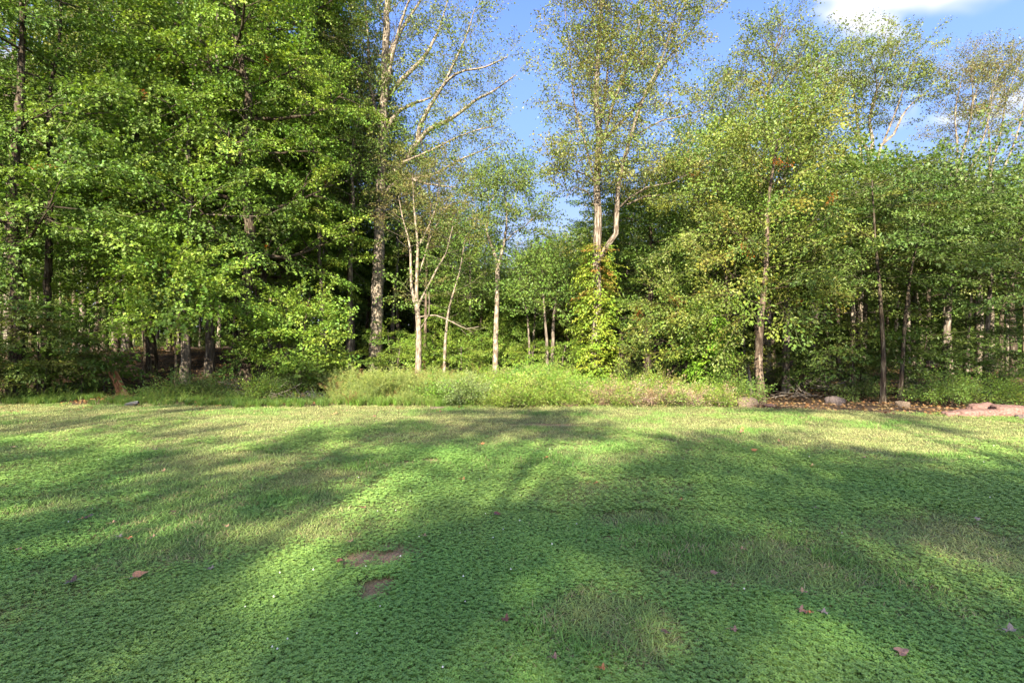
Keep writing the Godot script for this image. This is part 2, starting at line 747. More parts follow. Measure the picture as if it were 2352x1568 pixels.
func sheet(x0: float, x1: float, z0: float, z1: float, cell: float, lift: float, tone: Callable, mat: Material, keep: Callable) -> ArrayMesh:
	var g := Geo.new()
	var nx := int((x1 - x0) / cell)
	var nz := int((z1 - z0) / cell)
	var index := {}
	for j in nz + 1:
		for i in nx + 1:
			var x := x0 + i * cell
			var z := z0 + j * cell
			if not keep.call(x, z):
				continue
			index[j * (nx + 1) + i] = g.v.size()
			g.v.append(Vector3(x, gy(x, z) + lift, z))
			g.n.append(Vector3(gy(x - 0.05, z) - gy(x + 0.05, z), 0.1, gy(x, z - 0.05) - gy(x, z + 0.05)).normalized())
			g.uv.append(Vector2(x, z))
			g.c.append(tone.call(x, z))
	for j in nz:
		for i in nx:
			var a := j * (nx + 1) + i
			if index.has(a) and index.has(a + 1) and index.has(a + nx + 1) and index.has(a + nx + 2):
				for k in [a, a + 1, a + nx + 1, a + 1, a + nx + 2, a + nx + 1]:
					g.ix.append(index[k])
	return g.mesh(mat)


func make_ground() -> void:
	var floor_mat := speckled("leaf_mould", Color(0.45, 0.42, 0.4), Color(1, 1, 1), 0.03, 1.5, 9, 0.7)
	floor_mat.vertex_color_use_as_albedo = true
	var tone := func(x: float, z: float) -> Color:
		var k := 0.8 + 0.3 * clump_noise.get_noise_2d(x, z)
		return Color(0.105 * k, 0.072 * k, 0.048 * k)
	var o := part("ground", sheet(-62, 62, -62, 30, 0.7, -0.02, tone, floor_mat, func(_x, _z): return true), self)
	o.set_meta("kind", "structure")
	o.set_meta("label", "brown leaf-strewn woodland ground around and beyond the lawn")
	var g := Geo.new()
	var far := 900.0
	var ring := [[Vector3(-far, -0.1, -far), Vector3(far, -0.1, -61.5)], [Vector3(-far, -0.1, 29.5), Vector3(far, -0.1, far)], [Vector3(-far, -0.1, -61.5), Vector3(-61.5, -0.1, 29.5)], [Vector3(61.5, -0.1, -61.5), Vector3(far, -0.1, 29.5)]]
	for r in ring:
		var a: Vector3 = r[0]
		var b: Vector3 = r[1]
		g.tri(a, Vector3(b.x, a.y, a.z), b, Color(0.06, 0.07, 0.03))
		g.tri(a, b, Vector3(a.x, a.y, b.z), Color(0.06, 0.07, 0.03))
	var far_mat := speckled("far_ground", Color(0.6, 0.6, 0.6), Color(1, 1, 1), 0.02, 0.0, 19, 0.05)
	far_mat.vertex_color_use_as_albedo = true
	o = part("terrain", g.mesh(far_mat), self)
	o.set_meta("kind", "structure")
	o.set_meta("label", "level land reaching from the wood to the horizon")
	# another mown clearing seen through the trees at the right
	var green := speckled("far_turf", Color(0.15, 0.26, 0.06), Color(0.24, 0.36, 0.09), 0.05, 0.0, 29, 0.3)
	o = part("far_lawn", sheet(38, 61, -58, -44, 0.7, 0.06, func(_x, _z): return Color.WHITE, green, func(_x, _z): return true), self)
	o.set_meta("kind", "structure")
	o.set_meta("label", "sunlit strip of mown lawn seen through the trees at the right edge")


func make_lawn() -> void:
	var thatch := speckled("thatch", Color(0.55, 0.55, 0.5), Color(1, 1, 1), 0.06, 0.6, 2, 1.6)
	thatch.vertex_color_use_as_albedo = true
	var tone := func(x: float, z: float) -> Color:
		var k := 0.85 + 0.25 * clump_noise.get_noise_2d(x * 2.0, z * 2.0)
		var green := Color(0.075, 0.105, 0.035).lerp(Color(0.15, 0.15, 0.06), dry_at(x, z))
		var c := green.lerp(Color(0.36, 0.24, 0.14), soil_at(x, z))
		return Color(c.r * k, c.g * k, c.b * k)
	var inside := func(x: float, z: float) -> bool: return -z < lawn_edge(x)
	var o := part("lawn", sheet(-20, 20, -14, 6, 0.12, 0.0, tone, thatch, inside), self)
	o.set_meta("kind", "structure")
	o.set_meta("label", "mown back lawn of clover and patchy grass under long tree shadows")
	rng.seed = 77
	# --- blades
	var tuft := Geo.new()
	for i in 16:
		var a := rf(0, TAU)
		var p := Vector3(rf(-0.045, 0.045), 0, rf(-0.045, 0.045))
		var out := Vector3(cos(a), 0, sin(a))
		var side := out.cross(Vector3.UP) * rf(0.0012, 0.0022)
		var hgt := rf(0.03, 0.075)
		var bend := rf(0.01, 0.065)
		var m := p + out * bend * 0.3 + Vector3.UP * hgt * 0.6
		var e := p + out * bend + Vector3.UP * hgt
		var k := leaf_tone(0.6)
		tuft.tri(p - side, m - side * 0.8, p + side, k)
		tuft.tri(p + side, m - side * 0.8, m + side * 0.8, k)
		tuft.tri(m - side * 0.8, e, m + side * 0.8, k)
	var tuft_mesh := tuft.mesh(grass_mat)
	# --- clover leaves
	var cl := Geo.new()
	for i in 12:
		var top := Vector3(rf(-0.09, 0.09), rf(0.02, 0.052), rf(-0.09, 0.09))
		var up := (Vector3.UP + rv() * 0.42).normalized()
		var b := frame(Vector3(rf(-1, 1), 0, rf(-1, 1)), up)
		var size := rf(0.009, 0.0145)
		var k := leaf_tone(0.7)
		cl.tri(Vector3(top.x, 0, top.z), top + b.x * 0.001, top - b.x * 0.001, k)
		for j in 3:
			var a := TAU * j / 3.0 + 0.5
			var f := (b.z * cos(a) + b.x * sin(a)) + b.y * 0.18
			var s := (b.x * cos(a) - b.z * sin(a))
			var c0 := top
			var l1 := top + f * size * 0.6 - s * size * 0.52 + b.y * size * 0.15
			var l2 := top + f * size * 1.25 - s * size * 0.32
			var ce := top + f * size * 1.15
			var r2 := top + f * size * 1.25 + s * size * 0.32
			var r1 := top + f * size * 0.6 + s * size * 0.52 + b.y * size * 0.15
			cl.tri(c0, l1, l2, k)
			cl.tri(c0, l2, ce, k)
			cl.tri(c0, ce, r2, k)
			cl.tri(c0, r2, r1, k)
	var clover_mesh := cl.mesh(grass_mat)
	var fl := Geo.new()
	for i in 8:
		var a := TAU * i / 8.0
		var b := TAU * (i + 1) / 8.0
		var p := Vector3(cos(a), 0, sin(a)) * 0.008 + Vector3.UP * 0.062
		var q := Vector3(cos(b), 0, sin(b)) * 0.008 + Vector3.UP * 0.062
		fl.tri(Vector3(0, 0.074, 0), p, q, Color(0.62, 0.60, 0.55))
		fl.tri(Vector3(0, 0.055, 0), q, p, Color(0.75, 0.75, 0.6))
	fl.tri(Vector3(-0.001, 0, 0), Vector3(0, 0.06, 0), Vector3(0.001, 0, 0), Color(0.3, 0.5, 0.2))
	var gx: Array[Transform3D] = []
	var gc := PackedColorArray()
	var cx: Array[Transform3D] = []
	var cc := PackedColorArray()
	var fx: Array[Transform3D] = []
	var fc := PackedColorArray()
	var d := 1.45
	while d < 12.6:
		var cell := clampf(0.026 + 0.005 * d, 0.035, 0.08)
		var half := d * 1.06 + 1.2
		var x := -half
		while x < half:
			var p := Vector3(x + rf(-0.5, 0.5) * cell, 0, -d + rf(-0.5, 0.5) * cell)
			x += cell
			if -p.z > lawn_edge(p.x) + 0.1:
				continue
			var soil := soil_at(p.x, p.z)
			if soil > 0.2 and rng.randf() < soil * 0.93 + 0.5 * clump_noise.get_noise_2d(p.x * 9.0, p.z * 9.0):
				continue
			p.y = gy(p.x, p.z)
			var clover := clover_at(p.x, p.z)
			var dry := dry_at(p.x, p.z)
			var lush := sm(0.1, 0.45, patch_noise.get_noise_2d(p.x * 3.1 - 20.0, p.z * 3.1))
			for again in (3 if d < 4.5 else 2):
				if rng.randf() > clover * 0.85:
					continue
				if again:
					p += Vector3(rf(-0.5, 0.5) * cell, 0, rf(-0.5, 0.5) * cell)
				cx.append(Transform3D(Basis(Vector3.UP, rf(0, TAU)).scaled(Vector3(0.64, 0.62, 0.64) * rf(0.75, 1.25) * (1.0 if d < 4.5 else 1.35)), p))
				var k := rf(0.92, 1.08) * (1.0 + 0.12 * patch_noise.get_noise_2d(p.x * 6.0, p.z * 6.0))
				cc.append(Color(0.19, 0.335, 0.095).lerp(Color(0.30, 0.39, 0.12), dry * 0.6) * k)
				if rng.randf() < 0.004:
					fx.append(Transform3D(Basis(Vector3.UP, rf(0, TAU)).scaled(Vector3.ONE * rf(0.5, 0.85)), p))
					fc.append(Color.WHITE)
			if rng.randf() > clover * 0.42 - 0.08:
				var tall := rf(0.5, 1.0) * (0.7 + 0.55 * lush) * (1.0 - 0.25 * dry) * (0.66 + 0.24 * sm(3.0, 7.0, d))
				gx.append(Transform3D(Basis(Vector3.UP, rf(0, TAU)).scaled(Vector3(1.25, tall, 1.25)), p))
				var c := Color(0.18, 0.30, 0.085).lerp(Color(0.40, 0.38, 0.16).lerp(Color(0.51, 0.455, 0.235), sm(4.0, 8.5, d)), dry * rf(0.3, 1.0)).lerp(Color(0.11, 0.30, 0.04), lush * 0.6)
				if rng.randf() < 0.10:
					c = Color(0.36, 0.29, 0.17)
				gc.append(c * rf(0.75, 1.25))
		d += cell
	print("grass ", gx.size(), " clover ", cx.size())
	tag(scatter("grass", tuft_mesh, gx, gc, self), "short patchy grass of green and straw-coloured blades covering the lawn", "grass")
	tag(scatter("clover", clover_mesh, cx, cc, self), "low carpet of white clover leaves over the near lawn", "clover")
	tag(scatter("clover_flowers", fl.mesh(grass_mat), fx, fc, self), "tiny white clover heads dotted over the shaded lawn", "flowers")


# ---------------------------------------------------------------------  trees behind the camera whose shadows lie on the lawn

func make_shade_trees() -> void:
	var s := spec("maple", [Color(0.10, 0.2, 0.03), Color(0.12, 0.2, 0.03)])
	# lawn spot that the crown's middle shades, its half width and half height, metres back along the sun
	var rows := [
		[5.4, 3.2, 1.8, 1.0, 21.0], [2.6, 4.4, 1.4, 1.2, 24.0], [3.4, 6.3, 1.3, 0.5, 23.0], [1.0, 2.8, 1.5, 0.9, 20.0],
		[-1.2, 1.8, 1.5, 0.9, 22.0], [-3.3, 1.5, 1.4, 0.7, 19.0], [7.6, 2.6, 1.8, 0.9, 25.0], [-3.3, 5.5, 0.8, 0.35, 21.0], [-3.6, 2.3, 1.2, 0.4, 20.0],
		[-2.2, 7.4, 0.8, 0.4, 23.0], [-0.7, 9.3, 1.5, 0.4, 26.0], [1.0, 9.6, 0.7, 0.3, 25.0], [7.0, 10.9, 1.4, 0.1, 27.0],
		[-8.0, 10.4, 1.2, 0.35, 24.0], [-4.7, 4.4, 0.7, 0.35, 20.0], [-5.9, 7.4, 1.1, 0.25, 24.0], [0.3, 5.2, 0.7, 0.3, 22.0],
		[5.4, 5.2, 1.2, 0.4, 22.0], [11.5, 14.6, 1.8, 0.8, 30.0], [15.5, 16.5, 1.8, 0.8, 31.0], [8.6, 15.0, 1.0, 0.7, 33.0],
		[-9.0, 15.0, 1.4, 0.9, 25.0], [-6.2, 15.4, 1.0, 0.8, 28.0], [-12.4, 15.0, 1.5, 1.2, 26.0]]
	for i in rows.size():
		var q: Array = rows[i]
		var c := Vector3(q[0], 0, -q[1]) - SUN_WAY * float(q[4])
		var label := "leafy garden tree standing behind the viewer, number %d of the row" % (i + 1)
		rng.seed = 900 + i
		var base := Vector3(c.x, gy(c.x, c.z), c.z)
		var root := thing("garden_tree", "leafy garden tree behind the viewer whose shadow falls on the lawn", "tree", base, "garden trees behind the viewer")
		var t := Plant.new()
		stem(t, PackedVector3Array([base, base.lerp(c, 0.5) + rv() * 0.2, c, c + Vector3(0, q[3] * 0.8, 0)]), 0.16, 0.03, 7, 0.4)
		var n := int(38.0 * q[2] * q[2] * q[3] / 1.2) + 24
		for k in n:
			var o := rv()
			while o.length() > 1.0:
				o = rv()
			o = o * (0.75 + 0.25 * o.length())
			var p := c + Vector3(o.x * q[2], o.y * q[3], o.z * q[2])
			if k % 3 == 0:
				t.geo.tube(PackedVector3Array([c + Vector3(0, o.y * q[3] * 0.5 - 0.3, 0), c.lerp(p, 0.6) - Vector3(0, 0.15, 0), p]), 0.03, 0.006, 4)
			put_spray(t, p, Vector3(o.x, rf(-0.2, 0.3), o.z), s, 1.05)
		finish(t, root, s, bark.grey, "crown", i)


# ---------------------------------------------------------------------  left: tall maples and the wood behind them

func pal_bright() -> Array:
	return [Color(0.24, 0.34, 0.05), Color(0.19, 0.30, 0.045), Color(0.29, 0.37, 0.055), Color(0.15, 0.26, 0.045)]


func pal_green() -> Array:
	return [Color(0.145, 0.235, 0.045), Color(0.175, 0.265, 0.048), Color(0.125, 0.205, 0.046), Color(0.195, 0.27, 0.048)]


func pal_olive() -> Array:
	return [Color(0.20, 0.23, 0.055), Color(0.17, 0.22, 0.05), Color(0.24, 0.25, 0.07), Color(0.15, 0.20, 0.05)]


func pal_yellow() -> Array:
	return [Color(0.25, 0.25, 0.045), Color(0.21, 0.24, 0.045), Color(0.28, 0.24, 0.05), Color(0.17, 0.225, 0.04)]


func pal_cool() -> Array:
	return [Color(0.115, 0.18, 0.04), Color(0.14, 0.195, 0.05), Color(0.10, 0.165, 0.04), Color(0.155, 0.205, 0.05)]


func make_left_wood() -> void:
	var s := spec("maple", pal_bright())
	s.rare_share = 0.006
	tree("maple", "tall maple with bright yellow-green crown and mossy grey trunk, tallest at the left", "tree", 567, 17.6, 20.0, 0.23, 0.22, 38, 3.5, s, bark.dark, -0.5, "tall maples at the lawn edge", 0.7, 0.2, Vector3(-0.1, 0, -0.1))
	tree("maple", "dark-trunked maple right behind the mossy one, with layered drooping branches", "tree", 602, 21.5, 22.0, 0.22, 0.18, 38, 3.6, s, bark.dark, 0.2, "tall maples at the lawn edge", 0.6, 0.1, Vector3(0.1, 0, 0.0))
	tree("maple", "maple whose bright sprays droop beside the big bare poplar trunk", "tree", 650, 24.5, 25.0, 0.26, 0.14, 56, 4.4, s, bark.brown, -0.3, "tall maples at the lawn edge", 0.75, 0.0, Vector3(0.15, 0, 0.2))
	var g := spec("maple", pal_green())
	g.rare_share = 0.008
	tree("maple", "dark maple at the far left with a black trunk and shaded green crown", "tree", 38, 13.6, 15.0, 0.17, 0.26, 24, 3.3, g, bark.dark, 0.3, "", 0.5, 0.15)
	tree("maple", "slim dark maple beside the far-left black trunk, crown of level sprays", "tree", 102, 15.2, 14.0, 0.12, 0.28, 20, 3.0, g, bark.dark, 0.2, "", 0.5, 0.1)
	tree("maple", "leaning dark maple above the broken stump", "tree", 345, 17.5, 12.0, 0.2, 0.3, 22, 3.0, g, bark.dark, -1.2, "", 0.5, 0.15)
	tree("maple", "slanting green maple between the stump and the mossy maple", "tree", 425, 16.5, 11.5, 0.15, 0.28, 26, 3.0, g, bark.grey, 0.25, "", 0.45, 0.1)
	tree("maple", "mid-green maple filling the gap left of the mossy trunk", "tree", 480, 18.5, 17.0, 0.15, 0.3, 30, 3.2, s, bark.grey, 0.2, "", 0.5, 0.2)
	var y := spec("airy", pal_yellow())
	tree("yellowing_tree", "tall tree with yellowing top rising over the dark maples at the far left", "tree", 20, 23.0, 22.0, 0.2, 0.45, 46, 4.2, y, bark.grey, 0.5, "", 0.5, 0.5)
	tree("yellowing_tree", "pale grey trunk with thin yellow-green crown seen against white sky at the left", "tree", 288, 24.0, 23.0, 0.24, 0.4, 40, 3.8, y, bark.pale, -0.4, "", 0.5, 0.5)
	tree("yellowing_tree", "slim yellow-green tree behind the stump, its leaves lit from behind", "tree", 190, 25.0, 19.0, 0.17, 0.3, 38, 3.4, y, bark.grey, 0.3, "", 0.5, 0.4)
	var ao := spec("maple", pal_green())
	tree("maple", "green maple beyond the mossy trunk with crown reaching the top of the picture", "tree", 700, 28.0, 24.0, 0.17, 0.2, 34, 3.2, s, bark.grey, 0.3, "", 0.5, 0.2)
	tree("maple", "shaded maple close behind the bare poplar, dark green to its foot", "tree", 765, 29.5, 21.5, 0.18, 0.15, 36, 3.4, ao, bark.dark, 0.1, "", 0.5, 0.15)
	tree("maple", "dense maple deep behind the leaning dark one at the left", "tree", 240, 23.5, 14.0, 0.15, 0.15, 30, 3.2, ao, bark.dark, 0.1, "", 0.5, 0.2)
	tree("maple", "dense maple deep behind the slanting green one", "tree", 420, 23.5, 17.0, 0.15, 0.15, 36, 3.8, ao, bark.dark, 0.1, "", 0.5, 0.2)
	tree("maple", "dark leafy maple crossing the left edge of the picture", "tree", -60, 17.5, 14.0, 0.16, 0.2, 22, 3.4, ao, bark.dark, 0.1, "", 0.5, 0.2)
	tree("maple", "near maple just outside the left edge, its branches reaching in", "tree", -260, 13.0, 13.0, 0.18, 0.2, 24, 3.6, ao, bark.dark, 0.4, "", 0.5, 0.2)
	# slim pale trunks between the maples and the poplar
	var thin := spec("airy", pal_green())
	tree("slim_tree", "pale slim trunk with dark scar standing in the wood left of the poplar", "tree", 737, 21.0, 13.0, 0.11, 0.5, 16, 2.2, thin, bark.grey, -0.6)
	tree("slim_tree", "grey slim trunk leaning beside the pale scarred one", "tree", 748, 23.0, 13.0, 0.10, 0.5, 16, 2.2, thin, bark.grey, -1.0)
	tree("slim_tree", "pale trunk nearest to the left of the big bare poplar", "tree", 805, 23.5, 15.0, 0.14, 0.5, 18, 2.4, thin, bark.pale, 0.2)
	# low saplings and bushes along the left edge
	var low := spec("maple", pal_bright())
	low.rare_share = 0.02
	tree("sapling", "bright low maple sapling spreading level sprays in front of the mossy trunk", "sapling", 400, 14.4, 3.7, 0.035, 0.55, 12, 1.7, low, bark.dark, 0.3, "", 0.4, 0.15)
	tree("sapling", "sunlit maple sapling leaning toward the bare poplar over the dark bank", "sapling", 690, 16.2, 3.0, 0.035, 0.25, 16, 1.2, low, bark.dark, 0.3, "", 0.4, 0.1, Vector3(0.2, 0, 0.2))
	tree("sapling", "maple sapling with a few orange leaves above the broken stump", "sapling", 330, 16.2, 5.0, 0.04, 0.6, 12, 1.9, low, bark.dark, 0.3, "", 0.4, 0.15)
	tree("sapling", "green sapling between the two dark trunks right of the mossy maple", "sapling", 640, 16.8, 2.6, 0.03, 0.35, 12, 1.1, g, bark.dark, 0.1, "", 0.4, 0.2)
	tree("sapling", "sapling with muted olive sprays at the dark far-left edge", "sapling", 20, 13.2, 2.6, 0.03, 0.25, 16, 1.3, spec("beech", pal_cool()), bark.dark, 0.1, "", 0.4, 0.2)
	tree("sapling", "sapling with dull brownish leaves below the far-left black trunk", "sapling", 84, 13.6, 2.1, 0.025, 0.2, 14, 0.85, spec("beech", pal_olive()), bark.dark, 0.1, "", 0.4, 0.2)
	var big := spec("big", pal_green())
	tree("sapling", "big-leaved sapling with broad bright leaves left of the stump", "sapling", 186, 14.2, 2.0, 0.02, 0.5, 8, 0.5, big, bark.grey, 0.25, "", 0.6, 0.3)
	tree("sapling", "low big-leaved sapling at the foot of the broken stump", "sapling", 238, 14.8, 0.7, 0.015, 0.3, 6, 0.3, big, bark.grey, 0.1, "", 0.6, 0.3)
	tree("sapling", "small big-leaved sapling near the dark far-left bank", "sapling", 100, 13.8, 0.95, 0.015, 0.3, 7, 0.35, big, bark.grey, 0.1, "", 0.6, 0.3)
	var b := spec("bush", pal_green())
	var bright := spec("bush", pal_bright())
	shrub("shrub", "dark leafy shrub filling the far-left corner of the wood edge", 15, 13.4, 2.6, 1.5, 40, b, bark.dark)
	shrub("shrub", "dark shrub under the big-leaved sapling at the left", 120, 16.4, 2.0, 0.8, 22, spec("bush", pal_cool()), bark.dark)
	shrub("shrub", "low leafy shrub on the bank right of the stump", 405, 13.6, 1.2, 0.32, 18, spec("bush", pal_green()), bark.dark)
	shrub("shrub", "low green shrub between the stump and the mossy maple", 490, 13.9, 1.2, 0.4, 18, spec("bush", pal_cool()), bark.dark)
	shrub("shrub", "feathery bright shrub at the foot of the mossy maple", 596, 13.0, 0.6, 0.4, 14, bright, bark.dark)
	shrub("shrub", "dark tangled shrub in shade under the leaning maple sapling", 690, 15.8, 2.4, 0.8, 36, spec("bush", pal_cool()), bark.dark)
	shrub("shrub", "leafy shrub with drooping bright leaves left of the bare poplar", 760, 17.0, 1.3, 1.0, 26, bright, bark.dark)


func spec_reach(_s: Spec, r: float) -> float:
	return r


# ---------------------------------------------------------------------  the middle: poplar, forked tree, vine-clad tree

func bundle(t: Plant, pts: PackedVector3Array, count: int, reach: float, s: Spec, from := 0.3, rise := 0.5) -> void:
	clothe(t, pts, from, 1.0, count, reach, 0.6, rise, 0.02, s)


func make_middle_trees() -> void:
	var V := func(a: float, b: float) -> Vector2: return Vector2(a, b)
	# --- the big bare poplar
	rng.seed = 301
	var base := px(863, 784, 23.5)
	base.y = gy(base.x, base.z) - 0.1
	var root := thing("poplar", "big tall poplar with bare grey trunk and airy sparse crown left of the sky gap", "tree", base)
	var t := Plant.new()
	var s := spec("airy", pal_olive())
	s.gap = 0.65
	s.kids = 1.4
	s.size = 0.95
	var trunk := PackedVector3Array([base])
	for p in [[864, 760], [868, 620], [872, 520], [875, 440], [877, 380], [880, 300], [883, 200], [886, 90], [890, -30], [896, -180]]:
		trunk.append(px(p[0], p[1], 23.5))
	var tp := stem(t, trunk, 0.31, 0.09, 14, 0.35)
	var limbs := [
		[[Vector2(884, 412), Vector2(927, 372), Vector2(959, 326), Vector2(980, 301), Vector2(1023, 279), Vector2(1063, 254), Vector2(1088, 233), Vector2(1141, 204), Vector2(1184, 172)], 22.8, 0.12],
		[[Vector2(959, 326), Vector2(966, 286), Vector2(988, 243), Vector2(1016, 200), Vector2(1048, 168), Vector2(1116, 154), Vector2(1165, 130)], 21.8, 0.08],
		[[Vector2(884, 308), Vector2(898, 276), Vector2(923, 251), Vector2(952, 236), Vector2(988, 225), Vector2(1020, 190)], 23.9, 0.09],
		[[Vector2(886, 441), Vector2(909, 419), Vector2(945, 412), Vector2(980, 422), Vector2(1052, 430)], 22.2, 0.07],
		[[Vector2(945, 412), Vector2(1000, 398), Vector2(1050, 370), Vector2(1110, 345), Vector2(1140, 330)], 22.0, 0.05],
		[[Vector2(884, 229), Vector2(909, 200), Vector2(941, 165), Vector2(980, 122), Vector2(1010, 60), Vector2(1030, -10)], 24.2, 0.09],
		[[Vector2(882, 250), Vector2(892, 180), Vector2(905, 110), Vector2(925, 40), Vector2(960, -60)], 22.4, 0.09],
		[[Vector2(882, 320), Vector2(866, 270), Vector2(850, 190), Vector2(845, 90), Vector2(835, -30)], 24.4, 0.08],
		[[Vector2(1016, 200), Vector2(1050, 130), Vector2(1075, 70), Vector2(1090, 20)], 22.3, 0.05],
		[[Vector2(927, 372), Vector2(990, 345), Vector2(1040, 320), Vector2(1090, 300), Vector2(1135, 290)], 21.5, 0.04],
		[[Vector2(884, 150), Vector2(915, 80), Vector2(960, 10), Vector2(1000, -60)], 24.6, 0.08]]
	for l in limbs:
		var pts := limb(t, l[0], 23.5 if l[2] > 0.055 else 22.9, l[1], l[2] * 1.4, 0.02)
		bundle(t, pts, 9, 1.7, s, 0.3)
	clothe(t, tp, 0.62, 1.0, 16, 2.4, 0.7, 0.8, 0.04, s)
	finish(t, root, s, bark.pale)

	# --- pale forked tree
	rng.seed = 302
	base = px(962, 784, 20.0)
	base.y = gy(base.x, base.z) - 0.1
	root = thing("forked_tree", "pale slim tree forking into three upright stems right of the poplar", "tree", base)
	t = Plant.new()
	s = spec("airy", [Color(0.20, 0.18, 0.06), Color(0.18, 0.19, 0.05), Color(0.24, 0.19, 0.07), Color(0.14, 0.18, 0.045)])
	s.gap = 0.6
	s.size = 0.66
	s.kids = 1.3
	stem(t, PackedVector3Array([base, px(961, 800, 20), px(961, 745, 20), px(957, 705, 20), px(957, 690, 20)]), 0.125, 0.1, 10, 0.25)
	for l in [
		[[Vector2(957, 708), Vector2(945, 659), Vector2(941, 566), Vector2(927, 510), Vector2(915, 450)], 20.5, 0.075, 12],
		[[Vector2(957, 700), Vector2(957, 638), Vector2(959, 566), Vector2(950, 470), Vector2(948, 400)], 19.7, 0.08, 12],
		[[Vector2(958, 712), Vector2(966, 690), Vector2(984, 656), Vector2(1002, 620), Vector2(1023, 584), Vector2(1040, 520)], 19.2, 0.055, 10],
		[[Vector2(959, 566), Vector2(985, 520), Vector2(1005, 460), Vector2(1010, 410)], 20.3, 0.045, 11],
		[[Vector2(957, 640), Vector2(975, 590), Vector2(990, 540), Vector2(1030, 470)], 20.6, 0.04, 10],
		[[Vector2(962, 760), Vector2(972, 745), Vector2(985, 720), Vector2(985, 670)], 19.4, 0.03, 3],
		[[Vector2(962, 728), Vector2(1000, 724), Vector2(1040, 740), Vector2(1072, 755), Vector2(1100, 750)], 18.2, 0.03, 0]]:
		var pts := limb(t, l[0], 20.0, l[1], l[2], 0.012)
		if l[3]:
			bundle(t, pts, l[3], 1.3, s, 0.5)
		else:
			for k in 9:                       # the bare side branch with its grey twigs
				var a := line_at(pts, 0.3 + k * 0.075)
				var d := Vector3(rf(0.2, 1), rf(-0.7, 0.5), rf(-0.6, 0.6)).normalized()
				t.geo.tube(PackedVector3Array([a, a + d * 0.3, a + (d + rv() * 0.4).normalized() * rf(0.5, 0.9)]), 0.009, 0.003, 3)
	finish(t, root, s, bark.pale, "crown", 1)

	# --- slim airy tree with the high round crown
	rng.seed = 303
	base = px(1138, 784, 21.2)
	base.y = gy(base.x, base.z) - 0.1
	root = thing("slim_tree", "slender pale tree with high airy green crown in the middle of the gap", "tree", base)
	t = Plant.new()
	s = spec("airy", [Color(0.17, 0.23, 0.05), Color(0.2, 0.24, 0.06), Color(0.14, 0.21, 0.045)])
	s.gap = 0.42
	s.size = 0.9
	stem(t, PackedVector3Array([base, px(1138, 800, 21.2), px(1140, 727, 21.2), px(1143, 620, 21.2), px(1144, 612, 21.2)]), 0.115, 0.085, 10, 0.25)
	for l in [
		[[Vector2(1144, 615), Vector2(1133, 573), Vector2(1118, 530), Vector2(1122, 470), Vector2(1110, 410)], 21.7, 0.07],
		[[Vector2(1144, 615), Vector2(1152, 584), Vector2(1160, 545), Vector2(1164, 480), Vector2(1150, 400)], 20.8, 0.07],
		[[Vector2(1160, 555), Vector2(1180, 535), Vector2(1205, 520), Vector2(1225, 500)], 20.3, 0.035],
		[[Vector2(1162, 500), Vector2(1185, 450), Vector2(1200, 410)], 21.4, 0.035],
		[[Vector2(1120, 500), Vector2(1135, 450), Vector2(1165, 400)], 22.0, 0.035]]:
		bundle(t, limb(t, l[0], 21.2, l[1], l[2], 0.012), 12, 1.25, s, 0.3)
	finish(t, root, s, bark.pale, "crown", 2)

	# --- the vine-clad tree right of the sky gap
	rng.seed = 304
	base = px(1366, 784, 16.6)
	base.y = gy(base.x, base.z) - 0.05
	root = thing("vine_clad_tree", "tall tree with vine leaves wrapped round its trunk right of the sky gap", "tree", base)
	t = Plant.new()
	s = spec("airy", [Color(0.22, 0.25, 0.06), Color(0.19, 0.24, 0.05), Color(0.26, 0.25, 0.08), Color(0.16, 0.22, 0.05), Color(0.29, 0.25, 0.08)])
	s.gap = 0.3
	s.kids = 2.4
	s.size = 0.74
	var main := PackedVector3Array([base])
	for p in [[1368, 800], [1371, 710], [1371, 602], [1373, 530], [1372, 459], [1372, 376], [1376, 304], [1368, 233], [1372, 150], [1380, 40], [1390, -80]]:
		main.append(px(p[0], p[1], 16.6))
	var mp := stem(t, main, 0.17, 0.05, 12, 0.45)
	clothe(t, mp, 0.5, 1.0, 46, 1.35, 1.0, 1.3, 0.03, s)
